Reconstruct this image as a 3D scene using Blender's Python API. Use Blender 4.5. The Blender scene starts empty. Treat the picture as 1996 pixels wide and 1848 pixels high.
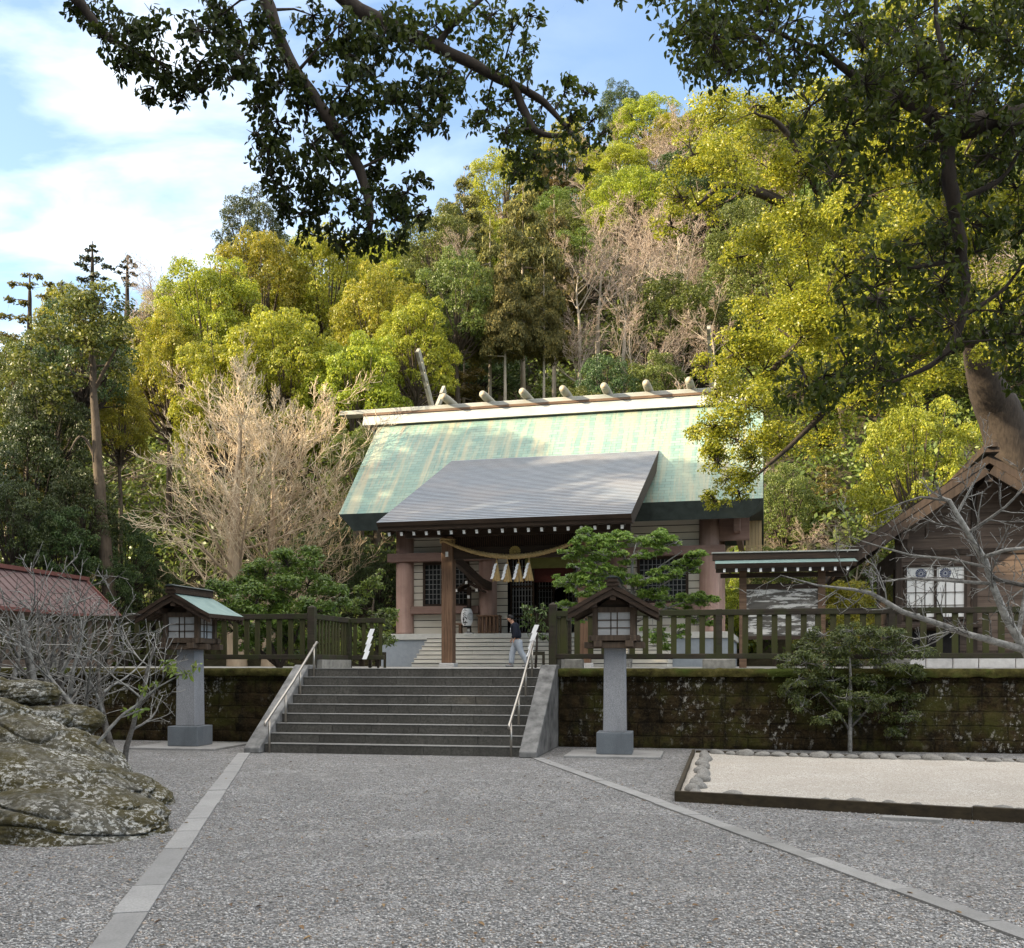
import bpy, bmesh, math, random
import numpy as np
from mathutils import Vector, Matrix, Quaternion, noise

# ------------------------------------------------------------------ camera, sky, sun
sc = bpy.context.scene
COL = sc.collection
H_EYE = 1.6
cam_d = bpy.data.cameras.new('camera')
cam_d.sensor_width = 36.0
cam_d.lens = 36.0
cam_d.shift_y = 0.1863
cam_d.clip_start = 0.1
cam_d.clip_end = 2000
cam = bpy.data.objects.new('camera', cam_d)
COL.objects.link(cam)
cam.location = (0, 0, H_EYE)
cam.rotation_euler = (math.radians(90), 0, 0)
sc.camera = cam

SUN_EL = math.radians(23.0)
SUN_TRAVEL = math.radians(15.0)            # horizontal direction of travel of the light, from +X towards +Y
L = Vector((math.cos(SUN_TRAVEL) * math.cos(SUN_EL), math.sin(SUN_TRAVEL) * math.cos(SUN_EL), -math.sin(SUN_EL)))
world = bpy.data.worlds.new("World")
sc.world = world
world.use_nodes = True
wn, wl = world.node_tree.nodes, world.node_tree.links
wn.clear()
w_out = wn.new('ShaderNodeOutputWorld')
w_bg = wn.new('ShaderNodeBackground')
w_sky = wn.new('ShaderNodeTexSky')
w_sky.sky_type = 'NISHITA'
w_sky.sun_disc = False
w_sky.sun_elevation = SUN_EL
w_sky.sun_rotation = math.atan2(-L.x, -L.y)
w_sky.air_density = 1.0
w_sky.dust_density = 1.3
w_sky.ozone_density = 2.0
SKY_STRENGTH = 0.135
w_bg.inputs['Strength'].default_value = SKY_STRENGTH
# thin clouds: noise on the sky direction projected to a flat layer
w_tc = wn.new('ShaderNodeTexCoord')
w_sep = wn.new('ShaderNodeSeparateXYZ')
wl.new(w_tc.outputs['Generated'], w_sep.inputs[0])
def wmath(op, a, b=None):
    n = wn.new('ShaderNodeMath'); n.operation = op
    for i, v in enumerate((a, b)):
        if v is None: continue
        if isinstance(v, (int, float)): n.inputs[i].default_value = v
        else: wl.new(v, n.inputs[i])
    return n.outputs[0]
zz = wmath('ADD', wmath('MAXIMUM', w_sep.outputs[2], 0.0), 0.22)
w_cmb = wn.new('ShaderNodeCombineXYZ')
wl.new(wmath('DIVIDE', w_sep.outputs[0], zz), w_cmb.inputs[0])
wl.new(wmath('DIVIDE', w_sep.outputs[1], zz), w_cmb.inputs[1])
w_no = wn.new('ShaderNodeTexNoise')
w_no.inputs['Scale'].default_value = 3.0
w_no.inputs['Detail'].default_value = 7
w_no.inputs['Roughness'].default_value = 0.52
w_no.inputs['Distortion'].default_value = 0.35
w_map = wn.new('ShaderNodeMapping')
w_map.inputs['Location'].default_value = (1.6, 0.35, 0)
w_map.inputs['Rotation'].default_value = (0, 0, 0.5)
w_map.inputs['Scale'].default_value = (1.0, 1.7, 1)
wl.new(w_cmb.outputs[0], w_map.inputs[0])
wl.new(w_map.outputs[0], w_no.inputs['Vector'])
w_rmp = wn.new('ShaderNodeValToRGB')
w_rmp.color_ramp.elements[0].position = 0.42
w_rmp.color_ramp.elements[1].position = 0.80
wl.new(w_no.outputs[0], w_rmp.inputs[0])
# fewer clouds towards the right (away from the sun)
w_lr = wn.new('ShaderNodeMapRange')
w_lr.inputs['From Min'].default_value = 0.12; w_lr.inputs['From Max'].default_value = -0.28
wl.new(w_sep.outputs[0], w_lr.inputs['Value'])
w_fac = wmath('MULTIPLY', wmath('MULTIPLY', w_rmp.outputs[0], w_lr.outputs[0]), 0.9)
w_tint = wn.new('ShaderNodeMix'); w_tint.data_type = 'RGBA'; w_tint.blend_type = 'MULTIPLY'
w_tint.inputs[0].default_value = 1.0
wl.new(w_sky.outputs[0], w_tint.inputs[6])
w_tint.inputs[7].default_value = (1.06, 1.0, 0.94, 1)
w_mix = wn.new('ShaderNodeMix'); w_mix.data_type = 'RGBA'
wl.new(w_fac, w_mix.inputs[0])
wl.new(w_tint.outputs[2], w_mix.inputs[6])
w_mix.inputs[7].default_value = (5.0, 5.2, 5.2, 1)
# added out-of-view fill light: a bright cloud bank overhead and behind the camera
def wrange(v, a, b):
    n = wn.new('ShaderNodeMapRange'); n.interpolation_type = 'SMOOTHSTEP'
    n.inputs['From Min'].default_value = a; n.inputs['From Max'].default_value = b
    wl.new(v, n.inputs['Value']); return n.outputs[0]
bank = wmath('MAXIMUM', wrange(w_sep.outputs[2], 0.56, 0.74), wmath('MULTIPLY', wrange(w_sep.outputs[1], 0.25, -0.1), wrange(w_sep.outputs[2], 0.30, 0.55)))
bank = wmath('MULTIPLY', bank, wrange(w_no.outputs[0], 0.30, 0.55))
w_fill = wn.new('ShaderNodeMix'); w_fill.data_type = 'RGBA'
wl.new(bank, w_fill.inputs[0]); wl.new(w_mix.outputs[2], w_fill.inputs[6])
w_fill.inputs[7].default_value = (8.4, 8.1, 7.7, 1)
wl.new(w_fill.outputs[2], w_bg.inputs['Color'])
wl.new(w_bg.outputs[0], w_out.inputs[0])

sun_d = bpy.data.lights.new('sun', 'SUN')
sun_d.energy = 5.0
sun_d.angle = math.radians(0.6)
sun_d.color = (1.0, 0.83, 0.58)
sun = bpy.data.objects.new('sun', sun_d)
COL.objects.link(sun)
sun.rotation_euler = L.to_track_quat('-Z', 'Y').to_euler()
sun.location = (-60, -30, 60)

sc.view_settings.view_transform = 'Standard'
sc.view_settings.look = 'None'
sc.view_settings.exposure = 1.66
sc.view_settings.gamma = 1.0
sc.render.engine = 'CYCLES'
sc.cycles.use_denoising = True
sc.cycles.max_bounces = 6
sc.cycles.diffuse_bounces = 3
sc.cycles.transmission_bounces = 4
sc.cycles.transparent_max_bounces = 4
sc.cycles.sample_clamp_indirect = 4.0
try:
    sc.cycles.denoising_prefilter = 'ACCURATE'
except Exception:
    pass

# ------------------------------------------------------------------ helpers
R = math.radians
def at(px, py, Y):
    """the point at distance Y seen at pixel (px, py) of a 1996 px wide print of the photograph"""
    return Vector(((px - 998.0) / 1996.0 * Y, Y, H_EYE + (1296.0 - py) / 1996.0 * Y))
def on_ground(px, py, z=0.0):
    Y = (H_EYE - z) * 1996.0 / (py - 1296.0)
    return Vector(((px - 998.0) / 1996.0 * Y, Y, z))

def tag(o, label=None, cat=None, group=None, kind=None):
    if label: o['label'] = label
    if cat: o['category'] = cat
    if group: o['group'] = group
    if kind: o['kind'] = kind
    return o
def empty(name, loc, rz=0.0, label=None, cat=None, group=None):
    o = bpy.data.objects.new(name, None)
    COL.objects.link(o)
    o.location = loc
    o.rotation_euler = (0, 0, rz)
    o.empty_display_size = 0.2
    return tag(o, label, cat, group)
def link_mesh(name, me, mats=None, parent=None):
    for m in (mats if isinstance(mats, (list, tuple)) else [mats]):
        if m is not None: me.materials.append(m)
    o = bpy.data.objects.new(name, me)
    COL.objects.link(o)
    if parent is not None: o.parent = parent
    return o
def share(name, me, parent=None):
    o = bpy.data.objects.new(name, me)
    COL.objects.link(o)
    if parent is not None: o.parent = parent
    return o
def copy_tree(o, parent=None):
    c = o.copy(); COL.objects.link(c)
    if parent is not None: c.parent = parent
    for ch in list(o.children): copy_tree(ch, c)
    return c

class MB:
    """collects shapes; build() links them as one mesh object"""
    def __init__(self, off=(0, 0, 0)):
        self.v = []; self.f = []; self.mi = []; self.off = off; self.m = 0
    def add(self, vs, fs):
        n = len(self.v); ox, oy, oz = self.off
        self.v += [(p[0] + ox, p[1] + oy, p[2] + oz) for p in vs]
        self.f += [tuple(i + n for i in f) for f in fs]
        self.mi += [self.m] * len(fs)
        return self
    def box(self, x0, x1, y0, y1, z0, z1):
        return self.add([(x0,y0,z0),(x1,y0,z0),(x1,y1,z0),(x0,y1,z0),(x0,y0,z1),(x1,y0,z1),(x1,y1,z1),(x0,y1,z1)],
                        [(0,3,2,1),(4,5,6,7),(0,1,5,4),(1,2,6,5),(2,3,7,6),(3,0,4,7)])
    def bar(self, p, q, w, h, up=(0, 0, 1)):
        p = Vector(p); q = Vector(q); d = (q - p).normalized(); up = Vector(up)
        s = d.cross(up)
        if s.length < 1e-4: s = d.cross(Vector((1, 0, 0)))
        s.normalize(); t = s.cross(d).normalized()
        vs = []
        for c in (p, q):
            for a, b in ((-1,-1),(1,-1),(1,1),(-1,1)):
                vs.append(c + s * (a * w / 2) + t * (b * h / 2))
        return self.add(vs, [(0,1,2,3),(7,6,5,4),(0,4,5,1),(1,5,6,2),(2,6,7,3),(3,7,4,0)])
    def prism(self, poly, axis, t0, t1):
        """poly: 2-D outline in the other two axes; extruded along axis"""
        n = len(poly)
        def P(p, t):
            return {'x': (t, p[0], p[1]), 'y': (p[0], t, p[1]), 'z': (p[0], p[1], t)}[axis]
        vs = [P(p, t0) for p in poly] + [P(p, t1) for p in poly]
        fs = [tuple(range(n))[::-1], tuple(range(n, 2 * n))]
        fs += [(i, (i + 1) % n, n + (i + 1) % n, n + i) for i in range(n)]
        return self.add(vs, fs)
    def tube(self, pts, rad, n=8, caps=True):
        pts = [Vector(p) for p in pts]
        if not isinstance(rad, (list, tuple)): rad = [rad] * len(pts)
        vs = []; ref = Vector((0.13, 0.21, 1))
        d0 = (pts[1] - pts[0]).normalized()
        s = d0.cross(ref)
        if s.length < 1e-3: s = d0.cross(Vector((1, 0, 0)))
        s.normalize()
        for i, p in enumerate(pts):
            d = (pts[min(i + 1, len(pts) - 1)] - pts[max(i - 1, 0)]).normalized()
            s = (s - d * s.dot(d)).normalized(); t = d.cross(s)
            for k in range(n):
                a = 2 * math.pi * k / n
                vs.append(p + (s * math.cos(a) + t * math.sin(a)) * rad[i])
        fs = []
        for i in range(len(pts) - 1):
            for k in range(n):
                a = i * n + k; b = i * n + (k + 1) % n
                fs.append((a, b, b + n, a + n))
        if caps:
            fs.append(tuple(range(n))[::-1]); fs.append(tuple(range((len(pts) - 1) * n, len(pts) * n)))
        return self.add(vs, fs)
    def lathe(self, prof, c=(0, 0), n=24):
        """prof: (radius, z) rows"""
        vs = []; fs = []
        for r, z in prof:
            for k in range(n):
                a = 2 * math.pi * k / n
                vs.append((c[0] + r * math.cos(a), c[1] + r * math.sin(a), z))
        for i in range(len(prof) - 1):
            for k in range(n):
                a = i * n + k; b = i * n + (k + 1) % n
                fs.append((a, b, b + n, a + n))
        fs.append(tuple(range(n))[::-1]); fs.append(tuple(range((len(prof) - 1) * n, len(prof) * n)))
        return self.add(vs, fs)
    def build(self, name, mats, parent=None, smooth=False, bevel=0.0):
        me = bpy.data.meshes.new(name)
        me.from_pydata([tuple(p) for p in self.v], [], self.f)
        me.polygons.foreach_set('material_index', self.mi)
        if smooth: me.polygons.foreach_set('use_smooth', [True] * len(self.f))
        me.update()
        o = link_mesh(name, me, mats, parent)
        if bevel > 0:
            b = o.modifiers.new('bevel', 'BEVEL'); b.width = bevel; b.segments = 2; b.limit_method = 'ANGLE'
        if smooth and bevel == 0:
            pass
        return o

def np_mesh(name, V, F, mat=None, smooth=False):
    V = np.asarray(V, dtype=np.float32); F = np.asarray(F, dtype=np.int32)
    me = bpy.data.meshes.new(name)
    k = F.shape[1]
    me.vertices.add(len(V)); me.vertices.foreach_set('co', V.ravel())
    me.loops.add(F.size); me.loops.foreach_set('vertex_index', F.ravel())
    me.polygons.add(len(F)); me.polygons.foreach_set('loop_start', np.arange(0, F.size, k, dtype=np.int32))
    if smooth: me.polygons.foreach_set('use_smooth', np.ones(len(F), dtype=bool))
    me.update(calc_edges=True)
    if mat is not None: me.materials.append(mat)
    return me

# ------------------------------------------------------------------ materials
class NT:
    def __init__(self, name):
        self.mat = bpy.data.materials.new(name); self.mat.use_nodes = True
        self.t = self.mat.node_tree; self.n = self.t.nodes; self.l = self.t.links
        self.n.clear()
        self.out = self.n.new('ShaderNodeOutputMaterial')
        self.b = self.n.new('ShaderNodeBsdfPrincipled')
        self.l.new(self.b.outputs[0], self.out.inputs[0])
        self.tc = self.n.new('ShaderNodeTexCoord')
        self.obj = self.tc.outputs['Object']
        self.b.inputs['Specular IOR Level'].default_value = 0.3
    def put(self, sock, v):
        if isinstance(v, (int, float)): sock.default_value = v
        elif isinstance(v, (tuple, list)): sock.default_value = (*v, 1.0)[:len(sock.default_value)] if len(v) < len(sock.default_value) else v
        else: self.l.new(v, sock)
    def vec(self, scale=(1, 1, 1), rot=(0, 0, 0), loc=(0, 0, 0), src=None):
        m = self.n.new('ShaderNodeMapping')
        m.inputs['Scale'].default_value = scale; m.inputs['Rotation'].default_value = rot; m.inputs['Location'].default_value = loc
        self.l.new(src or self.obj, m.inputs[0]); return m.outputs[0]
    def noise(self, scale, detail=5, rough=0.55, vec=None, dist=0.0):
        x = self.n.new('ShaderNodeTexNoise')
        x.inputs['Scale'].default_value = scale; x.inputs['Detail'].default_value = detail
        x.inputs['Roughness'].default_value = rough; x.inputs['Distortion'].default_value = dist
        self.l.new(vec or self.obj, x.inputs['Vector']); return x.outputs[0]
    def voro(self, scale, vec=None, feature='F1', out='Distance'):
        x = self.n.new('ShaderNodeTexVoronoi'); x.feature = feature
        x.inputs['Scale'].default_value = scale
        self.l.new(vec or self.obj, x.inputs['Vector']); return x.outputs[out]
    def ramp(self, fac, stops):
        x = self.n.new('ShaderNodeValToRGB'); r = x.color_ramp
        while len(r.elements) < len(stops): r.elements.new(0.5)
        for e, (p, c) in zip(r.elements, stops):
            e.position = p
            e.color = (c, c, c, 1) if isinstance(c, (int, float)) else (*c, 1)
        self.l.new(fac, x.inputs[0]); return x.outputs[0]
    def mix(self, fac, a, b, mode='MIX'):
        x = self.n.new('ShaderNodeMix'); x.data_type = 'RGBA'; x.blend_type = mode
        self.put(x.inputs[0], fac); self.put(x.inputs[6], a); self.put(x.inputs[7], b); return x.outputs[2]
    def math(self, op, a, b=None):
        x = self.n.new('ShaderNodeMath'); x.operation = op
        self.put(x.inputs[0], a)
        if b is not None: self.put(x.inputs[1], b)
        return x.outputs[0]
    def bump(self, h, strength=0.5, dist=0.02, prev=None):
        x = self.n.new('ShaderNodeBump')
        x.inputs['Strength'].default_value = strength; x.inputs['Distance'].default_value = dist
        self.l.new(h, x.inputs['Height'])
        if prev is not None: self.l.new(prev, x.inputs['Normal'])
        return x.outputs[0]
    def done(self, col, rough=0.8, normal=None, metal=0.0, spec=None):
        self.put(self.b.inputs['Base Color'], col); self.put(self.b.inputs['Roughness'], rough)
        self.b.inputs['Metallic'].default_value = metal
        if spec is not None: self.b.inputs['Specular IOR Level'].default_value = spec
        if normal is not None: self.l.new(normal, self.b.inputs['Normal'])
        return self.mat

def simple(name, c1, c2, scale=4.0, rough=0.75, bump=0.25, stretch=(1, 1, 1), bdist=0.01, spec=0.3, metal=0.0):
    m = NT(name)
    v = m.vec(stretch)
    n1 = m.noise(scale, 7, 0.62, v)
    n2 = m.noise(scale * 0.17, 3, 0.5)
    f = m.math('ADD', m.math('MULTIPLY', n1, 0.65), m.math('MULTIPLY', n2, 0.35))
    col = m.ramp(f, [(0.33, c1), (0.67, c2)])
    return m.done(col, rough, m.bump(n1, bump, bdist), metal, spec)

def wood(name, c1, c2, axis='z', scale=9.0, rough=0.7, moss=None):
    st = {'x': (0.06, 1, 1), 'y': (1, 0.06, 1), 'z': (1, 1, 0.06)}[axis]
    m = NT(name)
    v = m.vec(st)
    n1 = m.noise(scale * 2.2, 6, 0.6, v, 0.3)
    n2 = m.noise(1.1, 4, 0.6)
    col = m.ramp(n1, [(0.3, c1), (0.7, c2)])
    col = m.mix(m.ramp(n2, [(0.4, 0.0), (0.75, 0.5)]), col, tuple(c * 0.45 for c in c1))
    if moss:
        col = m.mix(m.ramp(m.noise(2.3, 6, 0.65, m.vec((1, 1, 0.5))), [(0.44, 0.0), (0.58, 0.9)]), col, moss)
    return m.done(col, rough, m.bump(n1, 0.35, 0.006), 0, 0.25)

def leafmat(name, c1, c2, c3, transl=0.3, rough=0.45, vary=0.35, spec=0.35, tint=None):
    m = NT(name)
    g = m.n.new('ShaderNodeNewGeometry')
    oi = m.n.new('ShaderNodeObjectInfo')
    col = m.ramp(g.outputs['Random Per Island'], [(0.0, c1), (0.55, c2), (1.0, c3)])
    clump = m.noise(0.55, 3, 0.5)
    col = m.mix(m.ramp(clump, [(0.4, 0.0), (0.7, 0.6)]), col, tint or tuple(0.62 * c for c in c1))
    hsv = m.n.new('ShaderNodeHueSaturation')
    m.l.new(col, hsv.inputs['Color'])
    m.l.new(m.math('ADD', m.math('MULTIPLY', oi.outputs['Random'], 0.05), 0.475), hsv.inputs['Hue'])
    m.l.new(m.math('ADD', m.math('MULTIPLY', oi.outputs['Random'], vary), 1 - vary / 2), hsv.inputs['Value'])
    m.done(hsv.outputs[0], rough, None, 0, spec)
    if transl > 0:
        tr = m.n.new('ShaderNodeBsdfTranslucent')
        m.l.new(hsv.outputs[0], tr.inputs['Color'])
        mx = m.n.new('ShaderNodeMixShader'); mx.inputs[0].default_value = transl
        m.l.new(m.b.outputs[0], mx.inputs[1]); m.l.new(tr.outputs[0], mx.inputs[2])
        m.l.new(mx.outputs[0], m.out.inputs[0])
    return m.mat

M = {}
# gravel of the forecourt
m = NT('gravel')
c_a = m.voro(44, out='Color'); d_a = m.voro(44)
c_b = m.voro(115, out='Color'); d_b = m.voro(115)
sa = m.n.new('ShaderNodeSeparateColor'); m.l.new(c_a, sa.inputs[0])
sb = m.n.new('ShaderNodeSeparateColor'); m.l.new(c_b, sb.inputs[0])
f = m.math('ADD', m.math('MULTIPLY', sa.outputs[0], 0.6), m.math('MULTIPLY', sb.outputs[1], 0.4))
col = m.ramp(f, [(0.16, (.095, .097, .10)), (0.40, (.235, .238, .242)), (0.60, (.375, .375, .375)), (0.84, (.68, .672, .66))])
col = m.mix(m.ramp(sa.outputs[1], [(0.8, 0.0), (0.88, 0.6)]), col, (.30, .23, .165))
col = m.mix(m.ramp(d_a, [(0.5, 0.0), (0.8, 0.7)]), col, (.05, .05, .05))
col = m.mix(m.math('MULTIPLY', m.ramp(m.noise(0.5, 6, 0.65), [(0.36, 1.0), (0.6, 0.0)]), 0.35), col, (.16, .155, .15))
col = m.mix(m.math('MULTIPLY', m.ramp(m.noise(5.5, 6, 0.75), [(0.40, 1.0), (0.55, 0.0)]), 0.4), col, (.14, .138, .135))
col = m.mix(m.math('MULTIPLY', m.ramp(m.noise(1.7, 8, 0.72, m.vec((1, .7, 1), loc=(4, 4, 0))), [(0.38, 1.0), (0.56, 0.0)]), 0.38), col, (.17, .165, .155))
col = m.mix(m.math('MULTIPLY', m.ramp(m.noise(0.9, 7, 0.7, m.vec(loc=(9, 1, 0))), [(0.55, 0.0), (0.7, 1.0)]), 0.3), col, (.52, .51, .49))
bn = m.bump(m.math('SUBTRACT', 1.0, d_a), 1.0, 0.03)
bn = m.bump(m.math('SUBTRACT', 1.0, d_b), 0.6, 0.012, bn)
bn = m.bump(m.noise(4.0, 5, 0.7), 0.6, 0.08, bn)
M['gravel'] = m.done(col, 0.85, bn, 0, 0.2)
# white sand/gravel of the bed
m = NT('white gravel')
c_b = m.voro(85, None, out='Color'); d_b = m.voro(85)
sb = m.n.new('ShaderNodeSeparateColor'); m.l.new(c_b, sb.inputs[0])
col = m.ramp(sb.outputs[0], [(0.0, (.2, .18, .15)), (0.5, (.37, .34, .30)), (1.0, (.56, .53, .48))])
col = m.mix(m.math('MULTIPLY', m.ramp(m.noise(1.3, 5, 0.6), [(0.4, 1.0), (0.65, 0.0)]), 0.4), col, (.3, .265, .22))
bn = m.bump(m.math('SUBTRACT', 1.0, d_b), 0.6, 0.01)
bn = m.bump(m.noise(2.5, 4, 0.6), 0.4, 0.05, bn)
M['white_gravel'] = m.done(col, 0.85, bn, 0, 0.2)
M['terrace'] = simple('terrace sand', (.17, .165, .15), (.28, .27, .25), 30, 0.9, 0.5)
M['soil'] = simple('forest floor', (.016, .015, .008), (.06, .05, .025), 1.2, 0.95, 0.8, bdist=0.2)
def granite(name, c1, c2, speck=140, wet=None):
    m = NT(name)
    n1 = m.noise(speck, 3, 0.7); n2 = m.noise(1.4, 5, 0.6)
    col = m.ramp(n1, [(0.3, c1), (0.7, c2)])
    col = m.mix(m.math('MULTIPLY', m.ramp(n2, [(0.42, 0.0), (0.7, 1.0)]), 0.35), col, tuple(.55 * c for c in c1))
    gi = m.n.new('ShaderNodeNewGeometry')
    col = m.mix(m.ramp(gi.outputs['Random Per Island'], [(0.0, 0.0), (1.0, 0.45)]), col, tuple(.45 * c for c in c1))
    st_ = m.noise(3.2, 7, .7, m.vec((1, 1, .35)))
    col = m.mix(m.ramp(st_, [(.5, 0.0), (.72, .4)]), col, tuple(.4 * c for c in c1))
    return m.done(col, 0.6, m.bump(n1, 0.15, 0.003), 0, 0.35)
M['granite'] = granite('grey granite', (.16, .165, .18), (.40, .405, .42), 75)
M['granite_dark'] = granite('polished dark granite', (.10, .115, .13), (.2, .22, .24))
M['granite_pale'] = granite('pale paving stone', (.21, .207, .2), (.35, .345, .335), 60)
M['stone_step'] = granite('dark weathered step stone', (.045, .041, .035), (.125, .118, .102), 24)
M['stone_tread'] = granite('skylit step stone tread', (.15, .15, .143), (.28, .276, .262), 30)  # paler copy of the step stone; skylight on the treads is in the colour
M['stone_cheek'] = simple('weathered cheek stone', (.06, .06, .058), (.25, .247, .24), 5, 0.8, 0.4)
M['block'] = simple('rough grey block', (.13, .125, .11), (.3, .29, .26), 9, 0.85, 0.5)
M['pale_block'] = simple('pale foundation block', (.42, .4, .38), (.62, .6, .57), 5, 0.85, 0.7, bdist=0.03)
M['plaster'] = simple('grey plaster', (.28, .31, .34), (.38, .41, .44), 40, 0.9, 0.5, bdist=0.004)
M['cap_stone'] = simple('pale cap stone', (.5, .49, .45), (.68, .66, .6), 4, 0.7, 0.15)
M['pale_step'] = simple('pale wooden-looking stone step', (.5, .47, .4), (.74, .7, .62), 3, 0.7, 0.15, (0.3, 1, 3))
# mossy retaining wall
m = NT('mossy tuff wall')
sx = m.n.new('ShaderNodeSeparateXYZ'); m.l.new(m.obj, sx.inputs[0])
cv = m.n.new('ShaderNodeCombineXYZ'); m.l.new(sx.outputs[0], cv.inputs[0]); m.l.new(sx.outputs[2], cv.inputs[1])
br = m.n.new('ShaderNodeTexBrick')
br.inputs['Scale'].default_value = 1.0; br.inputs['Mortar Size'].default_value = 0.018; br.inputs['Mortar Smooth'].default_value = 0.6
br.inputs['Brick Width'].default_value = 0.83; br.inputs['Row Height'].default_value = 0.262
wob = m.n.new('ShaderNodeVectorMath'); wob.operation = 'ADD'
nz = m.n.new('ShaderNodeTexNoise'); nz.inputs['Scale'].default_value = 3.0; nz.inputs['Detail'].default_value = 4
m.l.new(m.obj, nz.inputs['Vector'])
sc_ = m.n.new('ShaderNodeVectorMath'); sc_.operation = 'SCALE'; sc_.inputs['Scale'].default_value = 0.07
m.l.new(nz.outputs['Color'], sc_.inputs[0]); m.l.new(cv.outputs[0], wob.inputs[0]); m.l.new(sc_.outputs[0], wob.inputs[1])
m.l.new(wob.outputs[0], br.inputs['Vector'])
n_big = m.noise(0.75, 6, 0.62); n_mid = m.noise(4.5, 8, 0.7, m.vec((1, 1, 1.6))); n_fine = m.noise(22, 6, 0.7)
col = m.ramp(n_mid, [(0.3, (.006, .004, .002)), (0.5, (.024, .016, .007)), (0.72, (.062, .042, .019))])
col = m.mix(m.ramp(m.noise(1.5, 7, 0.68, m.vec((1, 1, 1.2), loc=(4, 0, 2))), [(0.46, 0.0), (0.62, 0.85)]), col, (.046, .047, .010))
spk = m.math('MULTIPLY', m.ramp(m.noise(9, 8, 0.78, m.vec((1, 1, 0.7), loc=(7, 1, 3))), [(0.555, 0.0), (0.60, 1.0)]),
             m.ramp(m.noise(0.5, 4, 0.6, m.vec(loc=(2.3, 5, 1))), [(0.47, 0.0), (0.6, 1.0)]))
col = m.mix(m.ramp(m.noise(3.2, 8, 0.72, m.vec((1.3, 1, .35), loc=(2, 7, 5))), [(0.5, 0.0), (0.62, 0.85)]), col, (.008, .007, .005))
col = m.mix(m.ramp(m.noise(30, 5, .7), [(.47, 0.0), (.72, .45)]), col, (.085, .065, .035))
col = m.mix(m.math('MULTIPLY', spk, 0.8), col, (.42, .40, .35))
col = m.mix(m.math('MULTIPLY', br.outputs['Fac'], 0.35), col, (.006, .005, .003))
bn = m.bump(n_mid, 0.9, 0.06); bn = m.bump(n_fine, 0.6, 0.02, bn)
bn = m.bump(m.math('SUBTRACT', 1.0, br.outputs['Fac']), 0.8, 0.03, bn)
M['moss_wall'] = m.done(col, 0.95, bn, 0, 0.1)
m = NT('mossy coping')
n_mid = m.noise(6, 8, 0.7)
col = m.ramp(n_mid, [(0.3, (.018, .014, .007)), (0.5, (.05, .045, .012)), (0.7, (.10, .085, .03))])
col = m.mix(m.ramp(m.noise(1.1, 6, 0.6), [(0.5, 0.0), (0.62, 0.8)]), col, (.045, .065, .012))
M['moss_cap'] = m.done(col, 0.95, m.bump(n_mid, 1.0, 0.05), 0, 0.1)
# rocks with lichen and moss
m = NT('lichen rock')
n0 = m.noise(1.3, 8, 0.62, None, 0.3); n1 = m.noise(6, 10, 0.72, m.vec((1, 1, 1.7)), 0.2); n2 = m.noise(30, 8, 0.75)
col = m.ramp(n1, [(0.3, (.03, .028, .02)), (0.5, (.09, .084, .064)), (0.7, (.19, .18, .15))])
col = m.mix(m.ramp(m.noise(1.6, 8, 0.7, m.vec(loc=(3, 2, 9))), [(0.42, 0.0), (0.54, 0.85)]), col, (.07, .058, .02))
lich = m.math('MULTIPLY', m.ramp(m.noise(17, 10, 0.78, m.vec((1, 1, 1.4), loc=(1, 8, 2)), 0.2), [(0.52, 0.0), (0.545, 1.0)]),
              m.math('ADD', m.ramp(n0, [(0.42, 0.12), (0.56, 1.0)]), m.ramp(m.noise(.9, 4, .6, m.vec(loc=(6, 2, 3))), [(.56, 0.0), (.66, .8)])))
col = m.mix(m.math('MULTIPLY', lich, 0.8), col, (.50, .495, .46))
bn = m.bump(n1, 0.9, 0.05); bn = m.bump(n2, 0.8, 0.02, bn)
M['rock'] = m.done(col, 0.92, bn, 0, 0.15)
M['cobble'] = simple('river cobble', (.09, .085, .075), (.27, .26, .24), 5, 0.75, 0.3)
# copper tile roof
m = NT('verdigris copper shingles')
sx = m.n.new('ShaderNodeSeparateXYZ'); m.l.new(m.obj, sx.inputs[0])
cv = m.n.new('ShaderNodeCombineXYZ'); m.l.new(sx.outputs[0], cv.inputs[0]); m.l.new(m.math('MULTIPLY', sx.outputs[2], 1.39), cv.inputs[1])
br = m.n.new('ShaderNodeTexBrick'); br.inputs['Scale'].default_value = 1.0
br.inputs['Brick Width'].default_value = 0.42; br.inputs['Row Height'].default_value = 0.178
br.inputs['Mortar Size'].default_value = 0.012; br.inputs['Mortar Smooth'].default_value = 0.3
br.inputs['Color1'].default_value = (.11, .205, .18, 1); br.inputs['Color2'].default_value = (.175, .265, .22, 1)
br.inputs['Mortar'].default_value = (.09, .13, .105, 1)
m.l.new(cv.outputs[0], br.inputs['Vector'])
streak = m.noise(2.2, 6, 0.65, m.vec((1.6, 0.1, 0.1)), 0.2)
col = m.mix(m.ramp(streak, [(0.46, 0.0), (0.64, 0.9)]), br.outputs['Color'], (.31, .29, .195))
col = m.mix(m.ramp(m.noise(0.5, 5, 0.6), [(0.4, 0.0), (0.7, 0.45)]), col, (.215, .28, .205))
col = m.mix(m.math('MULTIPLY', m.ramp(m.noise(1.3, 7, 0.7, m.vec((2.6, 0.25, 0.25), loc=(5, 0, 0))), [(0.56, 0.0), (0.68, 1.0)]), 0.6), col, (.34, .22, .145))
M['copper'] = m.done(col, 0.5, m.bump(m.math('SUBTRACT', 1.0, br.outputs['Fac']), 0.6, 0.015), 0, 0.4)
M['copper_cap'] = simple('pale copper ridge capping', (.25, .275, .26), (.42, .40, .35), 2.0, 0.55, 0.1, (0.6, 1, 1))
M['log'] = simple('grey-green log', (.17, .165, .13), (.32, .3, .24), 5, .7, .2, (1, .2, 1))
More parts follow.
